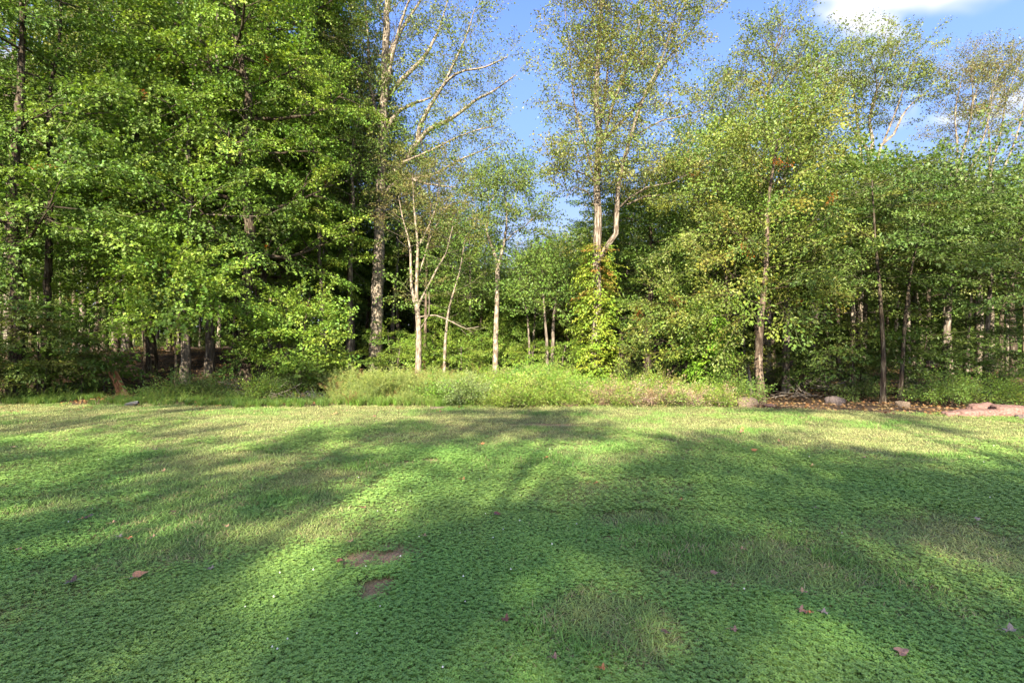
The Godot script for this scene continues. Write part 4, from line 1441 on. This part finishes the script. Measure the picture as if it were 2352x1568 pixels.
func make_brush() -> void:
	rng.seed = 600
	# a goldenrod stem: upright, arching over, narrow leaves all along, pale plume
	var g := Geo.new()
	for st in 3:
		var lean := Vector3(rf(-0.5, 0.5), 0, rf(-0.5, 0.5))
		var pts := PackedVector3Array()
		for i in 6:
			var q := i / 5.0
			pts.append(Vector3(rf(-0.05, 0.05), 0, rf(-0.05, 0.05)) * 0.3 + lean * q * q + Vector3(0, q * (0.9 + 0.1 * st), 0))
		g.tube(pts, 0.005, 0.002, 3, 0.0, Color(0.8, 0.75, 0.8))
		for k in 26:
			var q := rf(0.2, 1.0)
			var a := rf(0, TAU)
			leaf(g, line_at(pts, q), Vector3(cos(a), rf(-0.2, 0.7), sin(a)), Vector3.UP, rf(0.09, 0.15) * (1.2 - 0.6 * q), 0.02, leaf_tone(0.65))
		for k in 10:
			var a := rf(0, TAU)
			leaf(g, line_at(pts, rf(0.85, 1.0)), Vector3(cos(a), rf(0.4, 1.2), sin(a)), Vector3.UP, 0.09, 0.012, Color(1, 0.95, 0.9))
	var rod := g.mesh(leaf_mat)
	# a long grass clump
	var h := Geo.new()
	for k in 26:
		var a := rf(0, TAU)
		var o := Vector3(cos(a), 0, sin(a))
		var p := o * rf(0, 0.08)
		var side := o.cross(Vector3.UP) * 0.004
		var m := p + o * rf(0.04, 0.12) + Vector3.UP * rf(0.15, 0.26)
		var e := m + o * rf(0.08, 0.2) + Vector3.UP * rf(-0.02, 0.12)
		var c := leaf_tone(0.6)
		h.tri(p - side, m - side, p + side, c)
		h.tri(p + side, m - side, m + side, c)
		h.tri(m - side, e, m + side, c)
	var long_grass := h.mesh(leaf_mat)
	var rx: Array[Transform3D] = []
	var rc := PackedColorArray()
	var lx: Array[Transform3D] = []
	var lc := PackedColorArray()
	var bx := Plant.new()
	var bs := spec("bush", pal_green())
	var pale := [Color(0.32, 0.40, 0.11), Color(0.27, 0.37, 0.10), Color(0.37, 0.42, 0.13), Color(0.30, 0.37, 0.14)]
	var rust := [Color(0.28, 0.16, 0.08), Color(0.32, 0.22, 0.10)]
	var cream := [Color(0.36, 0.36, 0.13), Color(0.30, 0.36, 0.08), Color(0.27, 0.34, 0.06)]
	for k in 14000:
		var x := rf(-13.5, 7.0)
		var e := lawn_edge(x)
		var z := e - 0.15 + pow(rng.randf(), 1.4) * 7.0
		var u := 1176.0 + x / z * F
		var p := Vector3(x, gy(x, -z), -z)
		var spin := Basis(Vector3.UP, rf(0, TAU))
		var back := z - e
		if u > 235 and u < 330 and back > 0.9:
			continue
		if u < 760:                                      # rough grass and herbs along the left edge
			if back > 3.2 or rng.randf() > 0.6 - 0.17 * back:
				continue
			if patch_noise.get_noise_2d(x * 2.0, z * 2.0) < -0.25:
				continue
			var c := tint([Color(0.15, 0.25, 0.04), Color(0.2, 0.26, 0.06), Color(0.12, 0.22, 0.05)])
			if rng.randf() < 0.72:
				lx.append(Transform3D(spin.scaled(Vector3.ONE * rf(0.3, 0.6)), p))
				lc.append(c)
			else:
				rx.append(Transform3D(spin.scaled(Vector3.ONE * rf(0.15, 0.34)), p))
				rc.append(c)
			continue
		var vcap := 862.0 - 22.0 * sm(1080, 1180, u) * (1.0 - sm(1285, 1330, u)) + 34.0 * patch_noise.get_noise_2d(x * 5.0, z * 4.0) + 20.0 * sm(1330, 1400, u)
		var cap := maxf(0.14, EYE - (vcap - 784.0) / F * z - p.y)
		var fringe := sm(0.0, 1.6, back)
		var dip := 0.75 + 1.0 * patch_noise.get_noise_2d(x * 3.6, z * 3.6)
		if u < 1090:                                      # plumes, pale and feathery
			var tall := lerpf(0.25, 0.85 + 0.2 * (1.0 - sm(840, 960, u)), fringe) * dip * rf(0.7, 1.15)
			tall = minf(tall, cap * rf(0.75, 1.1))
			if back < 0.6 and rng.randf() < 0.3:
				lx.append(Transform3D(spin.scaled(Vector3.ONE * rf(0.4, 0.8)), p))
				lc.append(tint([Color(0.2, 0.34, 0.06), Color(0.24, 0.36, 0.07)]))
			else:
				rx.append(Transform3D(spin.scaled(Vector3(tall * 1.15, tall, tall * 1.15)), p))
				var rusty := clump_noise.get_noise_2d(x * 0.9, z * 0.9) > 0.4
				rc.append(tint(rust if rusty and rng.randf() < 0.7 else pale))
		elif back < 6.0 and u < 1690.0 - 40.0 * rng.randf():                                  # bramble mounds
			var mound := sm(1060, 1150, u) * (1.0 - sm(1290, 1335, u))
			var tall := (0.2 + 0.5 * mound * sin(clampf(back / 3.2, 0, 1) * PI * 0.62) + 0.26 * fringe * (1.0 - sm(2.0, 5.0, back))) * dip
			tall = minf(tall, cap * rf(0.75, 1.1) * (1.0 - 0.45 * sm(1540, 1640, u)))
			bs.pal = cream if rng.randf() < 0.45 else [Color(0.2, 0.33, 0.045), Color(0.17, 0.28, 0.04), Color(0.25, 0.34, 0.05)]
			if u > 1300 and clump_noise.get_noise_2d(x * 1.1, z * 1.1) > 0.12 and back < 1.4:
				bs.pal = [Color(0.42, 0.30, 0.19), Color(0.34, 0.22, 0.14), Color(0.47, 0.36, 0.25)]
			put_spray(bx, p + Vector3(0, tall * rf(0.25, 0.85), 0), Vector3(rf(-1, 1), rf(0.0, 0.9), rf(-0.4, 1.0)), bs, rf(0.32, 0.5))
	print("rods ", rx.size(), " long grass ", lx.size(), " bramble ", bx.xf.size())
	tag(scatter("goldenrod", rod, rx, rc, self), "feathery pale green goldenrod in the sun between lawn and poplar", "wild plants")
	tag(scatter("long_grass", long_grass, lx, lc, self), "unmown long grass fringing the lawn", "grass")
	tag(scatter("bramble", sprays.bush2, bx.xf, bx.col, self), "tangled sunlit bramble and dry leaves between lawn and vine-clad tree", "bramble")
	# mounds and single shrubs that stand out of the brush
	var b := spec("bush", [Color(0.19, 0.33, 0.05), Color(0.24, 0.36, 0.055), Color(0.15, 0.28, 0.045)])
	var c := spec("bush", [Color(0.16, 0.32, 0.06), Color(0.14, 0.28, 0.05)])
	var p2 := spec("bush", [Color(0.27, 0.34, 0.13), Color(0.24, 0.31, 0.11)])
	shrub("bramble_mound", "largest bramble mound, rounded and sunlit, left of the vine-clad trunk", 1262, 13.2, 1.9, 0.6, 76, b, bark.brown)
	shrub("bramble_mound", "lower bramble mound left of the largest one", 1180, 13.3, 1.7, 0.42, 60, b, bark.brown)
	shrub("bramble_mound", "yellowish low mound in front of the largest bramble", 1228, 12.7, 1.2, 0.3, 36, spec("bush", [Color(0.34, 0.36, 0.08), Color(0.3, 0.35, 0.06)]), bark.brown)
	shrub("shrub", "upright shrub with cool green leaves below the thin bent pole", 1215, 15.2, 0.8, 0.8, 26, c, bark.dark)
	shrub("shrub", "small upright shrub under the twin brown poles", 1242, 16.0, 0.5, 0.9, 12, c, bark.dark)
	shrub("shrub", "pale feathery bush at the lawn edge in the middle", 1075, 12.5, 1.2, 0.4, 44, p2, bark.brown)
	shrub("shrub", "small dark green bush at the lawn edge left of the pale feathery one", 1020, 12.4, 0.5, 0.35, 16, b, bark.brown)
	shrub("bramble_mound", "long low bramble mound right of the vine-clad trunk", 1480, 13.3, 2.2, 0.36, 56, b, bark.brown)
	shrub("bramble_mound", "bramble mound at the foot of the vine-covered stub", 1600, 13.4, 1.3, 0.36, 36, spec("bush", [Color(0.3, 0.34, 0.08), Color(0.22, 0.33, 0.05)]), bark.brown)
	shrub("bramble_mound", "small bramble mound just left of the vine-clad trunk's foot", 1325, 14.6, 1.1, 0.4, 30, b, bark.brown)


# ---------------------------------------------------------------------  stones

func stone(called: String, label: String, category: String, u: float, v: float, size: Vector3, mat: Material, turn: float, rough: float, blocky: float, seed_: int, lift := 0.0, group := "") -> void:
	var at := ground_px(u, v)
	var f := FastNoiseLite.new()
	f.seed = seed_
	f.frequency = 0.55
	f.fractal_octaves = 4
	var st := SurfaceTool.new()
	st.begin(Mesh.PRIMITIVE_TRIANGLES)
	var rows := 18
	var cols := 28
	var pt := func(i: int, j: int) -> Vector3:
		var a := PI * i / rows
		var b := TAU * (j % cols) / cols
		var d := Vector3(sin(a) * cos(b), cos(a), sin(a) * sin(b))
		var m := maxf(absf(d.x), maxf(absf(d.y), absf(d.z)))
		var p := d.lerp(d / m, blocky)
		p *= 1.0 + rough * f.get_noise_3dv(d * 2.2) + rough * 0.4 * f.get_noise_3dv(d * 7.0)
		return Vector3(p.x * size.x, p.y * size.y, p.z * size.z) * 0.5
	for i in rows:
		for j in cols:
			var a: Vector3 = pt.call(i, j)
			var b: Vector3 = pt.call(i, j + 1)
			var c: Vector3 = pt.call(i + 1, j)
			var d: Vector3 = pt.call(i + 1, j + 1)
			for q in [a, b, c, b, d, c]:
				st.add_vertex(q)
	st.index()
	st.generate_normals()
	st.set_material(mat)
	var o := part(called, st.commit(), self)
	o.position = at + Vector3(0, size.y * 0.12 + lift, 0)
	o.rotation = Vector3(0.05 * sin(seed_), turn, 0.06 * cos(seed_))
	tag(o, label, category, group)


func make_stones() -> void:
	var red := speckled("red_sandstone", Color(0.10, 0.058, 0.048), Color(0.25, 0.15, 0.125), 0.03, 1.5, 41, 1.2)
	var tan := speckled("tan_stone", Color(0.10, 0.072, 0.05), Color(0.24, 0.18, 0.13), 0.03, 1.5, 42, 1.2)
	var grey := speckled("grey_stone", Color(0.08, 0.06, 0.052), Color(0.19, 0.15, 0.135), 0.03, 1.5, 43, 1.2)
	stone("boulder", "round tan boulder at the lawn edge left of the single brown trunk", "boulder", 1717, 931, Vector3(0.46, 0.32, 0.4), tan, 0.2, 0.22, 0.25, 1)
	stone("boulder", "dark brown boulder in deep shade right of the single brown trunk", "boulder", 1918, 923, Vector3(0.5, 0.3, 0.4), grey, 0.4, 0.25, 0.2, 2)
	stone("flat_stone", "small pale flat-topped stone at the foot of the slim leaning trunk", "stone", 2074, 934, Vector3(0.3, 0.2, 0.22), tan, 0.5, 0.15, 0.7, 3)
	stone("rock", "small reddish rock in the lawn edge below the single brown trunk", "rock", 1768, 932, Vector3(0.24, 0.08, 0.2), red, 0.1, 0.2, 0.4, 4)
	stone("rock_slab", "longest reddish rock slab of the right-hand pile, lying low", "rock", 2240, 955, Vector3(0.98, 0.2, 0.5), red, 0.15, 0.2, 0.5, 5, 0.0)
	stone("rock_slab", "thin reddish slab at the left end of the pile", "rock", 2190, 955, Vector3(0.36, 0.13, 0.3), red, -0.2, 0.18, 0.7, 6)
	stone("rock_slab", "reddish rock humped on top of the pile's middle", "rock", 2262, 948, Vector3(0.62, 0.26, 0.4), red, 0.3, 0.25, 0.5, 7, 0.02)
	stone("rock_slab", "tilted angular red slab at the right end of the pile", "rock", 2325, 956, Vector3(0.6, 0.3, 0.45), red, -0.25, 0.16, 0.8, 8, 0.02)
	stone("rock", "small grey rock below the tilted slab at the right edge", "rock", 2350, 962, Vector3(0.22, 0.14, 0.2), grey, 0.2, 0.2, 0.6, 9)
	stone("rock", "red rock between the long slab and the tilted one", "rock", 2292, 956, Vector3(0.3, 0.22, 0.3), red, 0.6, 0.2, 0.6, 10)
	var few := [[1308, 930, 0.26, 0.13], [1322, 932, 0.2, 0.08], [1297, 932, 0.16, 0.08], [1310, 933, 0.18, 0.06]]
	var says := ["topmost pinkish stone of the small heap below the vine-clad trunk", "pinkish stone at the right of the small heap", "pinkish stone at the left of the small heap", "flat front stone of the small pinkish heap"]
	for i in few.size():
		stone("heap_stone", says[i], "stone", few[i][0], few[i][1], Vector3(few[i][2], few[i][3], 0.18), red, i * 0.8, 0.2, 0.6, 20 + i, 0.0, "heap of pinkish stones")
	stone("flat_stone", "pale flat stone sunk in the lawn edge below the forked tree", "stone", 1004, 937, Vector3(0.34, 0.06, 0.18), tan, 0.2, 0.15, 0.6, 30)
	stone("rock", "small pinkish rock by the bank below the mossy maple", "rock", 612, 902, Vector3(0.34, 0.14, 0.2), red, 0.2, 0.2, 0.6, 31)
	stone("rock", "small grey rock by the bank beside the pinkish one", "rock", 627, 906, Vector3(0.22, 0.12, 0.2), grey, 0.9, 0.2, 0.6, 32)
	# the dark plate with a pale rim that lies on the left lawn margin
	var at := ground_px(303, 932)
	var root := thing("dark_plate", "black flat plate with pale upper rim lying on the left lawn margin", "plate", at)
	root.rotation = Vector3(0.25, 0.15, 0.1)
	var g := Geo.new()
	g.tube(PackedVector3Array([Vector3(-0.15, 0.03, 0), Vector3(0, 0.055, 0), Vector3(0.15, 0.06, 0)]), 0.028, 0.034, 8, 0.0)
	g.tri(Vector3(-0.15, 0.03, -0.02), Vector3(-0.12, 0.02, 0.13), Vector3(0.15, 0.06, -0.02), Color.WHITE)
	g.tri(Vector3(-0.12, 0.02, 0.13), Vector3(0.13, 0.045, 0.13), Vector3(0.15, 0.06, -0.02), Color.WHITE)
	part("plate_body", g.mesh(solid("black_plastic", Color(0.018, 0.018, 0.02), 0.5)), root)
	g = Geo.new()
	g.tube(PackedVector3Array([Vector3(-0.13, 0.068, -0.01), Vector3(0, 0.092, -0.01), Vector3(0.14, 0.098, -0.01)]), 0.004, 0.006, 6)
	part("rim", g.mesh(solid("pale_rim", Color(0.2, 0.2, 0.19), 0.7)), root)


# ---------------------------------------------------------------------  stump and dead branches

func make_dead_wood() -> void:
	rng.seed = 700
	var base := px(285, 784, 14.2)
	base.y = gy(base.x, base.z) - 0.05
	var root := thing("broken_stump", "broken leaning tree stump with split pale wood and jagged top at the left", "stump", base)
	var wood := make_bark("rotten_wood", Color(0.34, 0.22, 0.14), Color(0.52, 0.36, 0.24), Color(0.66, 0.52, 0.40), 0.2, 2.0, 51)
	var g := Geo.new()
	var sides := 14
	var lean := Vector3(-0.34, 0.72, 0.0)
	for s in sides:
		for k in 5:
			var a0 := TAU * s / sides
			var a1 := TAU * (s + 1) / sides
			var pt := func(a: float, q: float) -> Vector3:
				var top := 0.8 + 0.28 * sin(a * 3.0 + 0.6) * cos(a * 1.0) + 0.1 * sin(a * 7.0)
				var r := (0.15 + 0.06 * exp(-q * 5.0)) * (1.0 + 0.13 * sin(a * 4.0 + q * 2.0)) * (1.0 - 0.2 * q)
				return lean * q * top + Vector3(cos(a) * r, sin(a) * r * 0.35, sin(a) * r)
			var p := PackedVector3Array([pt.call(a0, k / 5.0), pt.call(a1, k / 5.0), pt.call(a0, (k + 1) / 5.0), pt.call(a1, (k + 1) / 5.0)])
			var m := g.v.size()
			for j in 4:
				var a := a0 if j % 2 == 0 else a1
				g.v.append(p[j])
				g.n.append(Vector3(cos(a), 0.2, sin(a)).normalized())
				g.c.append(Color.WHITE)
				g.uv.append(Vector2(a / TAU * 2.0, (k + (1 if j > 1 else 0)) * 0.3))
			g.ix.append_array([m, m + 1, m + 2, m + 1, m + 3, m + 2])
	part("trunk", g.mesh(wood), root)
	g = Geo.new()
	for k in 6:
		var a := TAU * k / 6.0
		var o := Vector3(cos(a), 0, sin(a)) * 0.1 + lean * 0.75
		g.tube(PackedVector3Array([o, o + lean * rf(0.1, 0.25) + rv() * 0.03]), 0.035, 0.006, 4)
	part("splinters", g.mesh(wood), root)

	var dry := make_bark("dry_branch", Color(0.30, 0.27, 0.24), Color(0.50, 0.46, 0.42), Color(0.7, 0.67, 0.62), 0.4, 0.5, 52)
	var rows := [
		[2262, 905, 14.0, 1.3, 26, "bleached forked branch lying in front of the far-lawn gap"],
		[2225, 900, 14.6, 1.5, 20, "grey fallen branch left of the bleached forked one"],
		[2180, 905, 14.8, 1.4, 18, "dark tangle of fallen twigs behind the leafy shrub at the right"],
		[1900, 900, 15.5, 1.6, 22, "brown tangle of dead branches above the dark boulder"],
		[1840, 910, 14.6, 1.0, 14, "thin dead twigs right of the single brown trunk"],
		[580, 880, 14.6, 1.3, 16, "pale broken twigs hanging at the foot of the mossy maple"],
		[700, 905, 14.0, 1.0, 16, "reddish dry twigs on the dark bank left of the poplar"],
		[1545, 915, 12.6, 0.9, 18, "dry pinkish twigs heaped in front of the long bramble mound"],
		[1370, 915, 13.2, 0.8, 16, "dry twigs at the foot of the vine-clad trunk"],
		[1140, 850, 17.5, 1.6, 22, "grey bare twigs sticking out of the brush by the slender pale tree"]]
	for r in rows:
		rng.seed = int(r[0])
		var b := px(r[0], 784, r[2])
		b.y = gy(b.x, b.z)
		var o := thing("dead_branch", r[5], "branch", b)
		g = Geo.new()
		var n: int = r[4]
		var ln: float = r[3]
		for k in n:
			var a := rf(0, TAU)
			var p := Vector3(rf(-0.5, 0.5) * ln, rf(0.0, 0.12), rf(-0.25, 0.25) * ln)
			var d := Vector3(cos(a), rf(-0.1, 0.55), sin(a) * 0.7).normalized()
			var q := rf(0.35, 0.8) * ln
			var m1 := p + d * q * 0.5 + rv() * 0.08
			var e := m1 + (d + rv() * 0.6).normalized() * q * 0.5
			var rr := rf(0.006, 0.02)
			g.tube(smooth_line(PackedVector3Array([p, m1, e]), 0.12), rr, rr * 0.35, 5)
			g.tube(PackedVector3Array([m1, m1 + (d + rv()).normalized() * q * 0.35]), rr * 0.6, rr * 0.25, 4)
		part("twigs", g.mesh(dry), o)


# ---------------------------------------------------------------------  fallen leaves one can point at

func make_fallen_leaves() -> void:
	var mats := {}
	var tones := {"brown": Color(0.24, 0.11, 0.06), "dark": Color(0.07, 0.035, 0.025), "tan": Color(0.34, 0.20, 0.11), "orange": Color(0.34, 0.13, 0.04), "red": Color(0.13, 0.035, 0.028), "grey": Color(0.22, 0.17, 0.15), "pink": Color(0.22, 0.115, 0.09)}
	for k in tones:
		var m := solid(str(k) + "_dry_leaf", tones[k], 0.7)
		m.cull_mode = BaseMaterial3D.CULL_DISABLED
		m.backlight_enabled = true
		m.backlight = Color(0.5, 0.5, 0.5)
		mats[k] = m
	var rows := [
		[315, 1338, 0.115, "brown", "largest curled brown leaf at the lower left of the lawn"],
		[162, 1350, 0.09, "dark", "dark curled leaf left of the largest brown one"],
		[483, 1319, 0.05, "grey", "pale grey leaf right of the largest brown one"],
		[297, 1250, 0.06, "orange", "orange-brown leaf above the largest brown one"],
		[272, 1246, 0.05, "grey", "greyish leaf touching the orange-brown one"],
		[350, 1249, 0.05, "tan", "tan leaf right of the orange-brown one"],
		[203, 1199, 0.07, "red", "dark red leaf at the left with a small orange one beside it"],
		[185, 1204, 0.04, "orange", "small orange leaf beside the dark red one"],
		[397, 1187, 0.06, "red", "dark red leaf in the left half-shade"],
		[1141, 1195, 0.085, "red", "maroon lobed leaf on dark clover in the middle"],
		[1161, 1446, 0.062, "red", "glossy dark red leaf low in the middle of the picture"],
		[375, 1089, 0.06, "tan", "tan leaf on the sunlit left lawn"],
		[357, 1040, 0.09, "pink", "pinkish leaf in the left shadow streak"],
		[520, 1224, 0.045, "tan", "small tan leaf in shade left of the soil patch"],
		[257, 1214, 0.05, "tan", "small tan leaf below the dark red pair"],
		[778, 1304, 0.07, "red", "maroon leaf at the left end of the bare soil patch"],
		[834, 1178, 0.055, "brown", "brown leaf above the bare soil patch"],
		[1063, 1110, 0.06, "orange", "orange leaf in the dappled middle of the lawn"],
		[1108, 1026, 0.085, "orange", "bright orange leaf alone on the far middle lawn"],
		[975, 1249, 0.04, "tan", "small tan leaf right of the bare soil patch"],
		[805, 1259, 0.05, "tan", "pale tan leaf just above the bare soil"],
		[42, 1276, 0.06, "brown", "brown leaf by the left edge of the picture"],
		[1706, 992, 0.11, "orange", "upper one of two orange-brown leaves at the shadow's edge"],
		[1704, 999, 0.10, "brown", "lower one of two orange-brown leaves at the shadow's edge"],
		[1732, 1042, 0.10, "orange", "orange-brown leaf in shade below the leaf pair"],
		[1867, 1076, 0.06, "tan", "small tan leaf in the right-hand shade"],
		[1873, 1178, 0.07, "dark", "dark curled leaf among lush grass at the right"],
		[1639, 1330, 0.06, "pink", "pinkish-brown leaf standing on edge right of the middle"],
		[1846, 1373, 0.065, "tan", "round tan leaf in the clover at the lower right"],
		[1843, 1416, 0.072, "pink", "pale pink-brown curled leaf at the lower right"],
		[1858, 1420, 0.045, "orange", "small orange leaf tucked under the pink-brown one"],
		[1893, 1421, 0.055, "grey", "greyish leaf right of the pink-brown one"],
		[1686, 1461, 0.05, "pink", "pink-brown leaf by the broad weeds low right"],
		[1526, 1468, 0.055, "dark", "black twisted leaf low right of the middle"],
		[1273, 1534, 0.045, "pink", "pinkish leaf at the bottom middle"],
		[1383, 1559, 0.045, "orange", "rust-red leaf at the bottom edge"],
		[2071, 1514, 0.085, "pink", "long pink-brown curled leaf near the lower right corner"],
		[2321, 1466, 0.078, "grey", "grey-brown leaf by the right edge"],
		[1706, 1274, 0.05, "tan", "small tan leaf right of the bright grass tuft"],
		[2246, 1204, 0.06, "grey", "grey leaf in lush grass at the right"],
		[1566, 1160, 0.05, "orange", "small orange leaf above the bright grass tuft"],
		[1370, 1117, 0.055, "orange", "orange leaf on the lit clover right of the middle"],
		[1256, 1059, 0.06, "orange", "orange leaf between the soil streak and the lit clover"],
		[1986, 1059, 0.06, "pink", "pinkish leaf at the right shadow edge"],
		[1791, 1021, 0.11, "brown", "brown leaf right of the leaf pair in the sun"],
		[30, 1037, 0.08, "tan", "tan leaf in the far-left shadow"],
		[150, 1020, 0.07, "tan", "tan leaf on the sunlit far-left lawn"],
		[770, 955, 0.12, "orange", "orange leaf on the bright far lawn left of the poplar"],
		[860, 962, 0.08, "red", "red leaf on the far lawn below the poplar"],
		[1010, 950, 0.09, "red", "dark leaf on the far lawn below the forked tree"]]
	for i in rows.size():
		var r: Array = rows[i]
		rng.seed = 800 + i
		var g := Geo.new()
		var size: float = r[2]
		var n := 10
		var curl := rf(0.5, 1.3)
		var lobes := 5.0 if i % 3 else 3.0
		var at := func(a: float, q: float) -> Vector3:
			var rad := size * 0.5 * q * (0.78 + 0.24 * cos(a * lobes) + 0.12 * cos(a))
			var x := cos(a) * rad
			var z := sin(a) * rad * 0.72
			return Vector3(x, curl * (z * z * 14.0 / (size * 10.0) + 0.35 * absf(x) * x / size) + 0.006 * sin(a * 4.0) * q, z)
		var turns := n * 2
		for k in turns:
			var a0 := TAU * k / turns
			var a1 := TAU * (k + 1) / turns
			var c := Color.WHITE
			g.tri(at.call(0.0, 0.0), at.call(a0, 0.5), at.call(a1, 0.5), c)
			g.tri(at.call(a0, 0.5), at.call(a0, 1.0), at.call(a1, 0.5), c)
			g.tri(at.call(a1, 0.5), at.call(a0, 1.0), at.call(a1, 1.0), c)
		var st := PackedVector3Array([Vector3(-size * 0.35, 0.0, 0), Vector3(-size * 0.62, 0.01, 0.004), Vector3(-size * 0.8, 0.004, 0.01)])
		g.tube(st, 0.0012, 0.0008, 4)
		var o := part("fallen_leaf", g.mesh(mats[r[3]]), self)
		var p := ground_px(r[0], r[1])
		o.position = p + Vector3(0, 0.045 if p.z > -6.0 else 0.05, 0)
		o.rotation = Vector3(rf(-0.15, 0.5), rf(-0.6, 0.6), rf(-0.35, 0.35))
		tag(o, r[4], "leaf", "fallen leaves on the lawn")
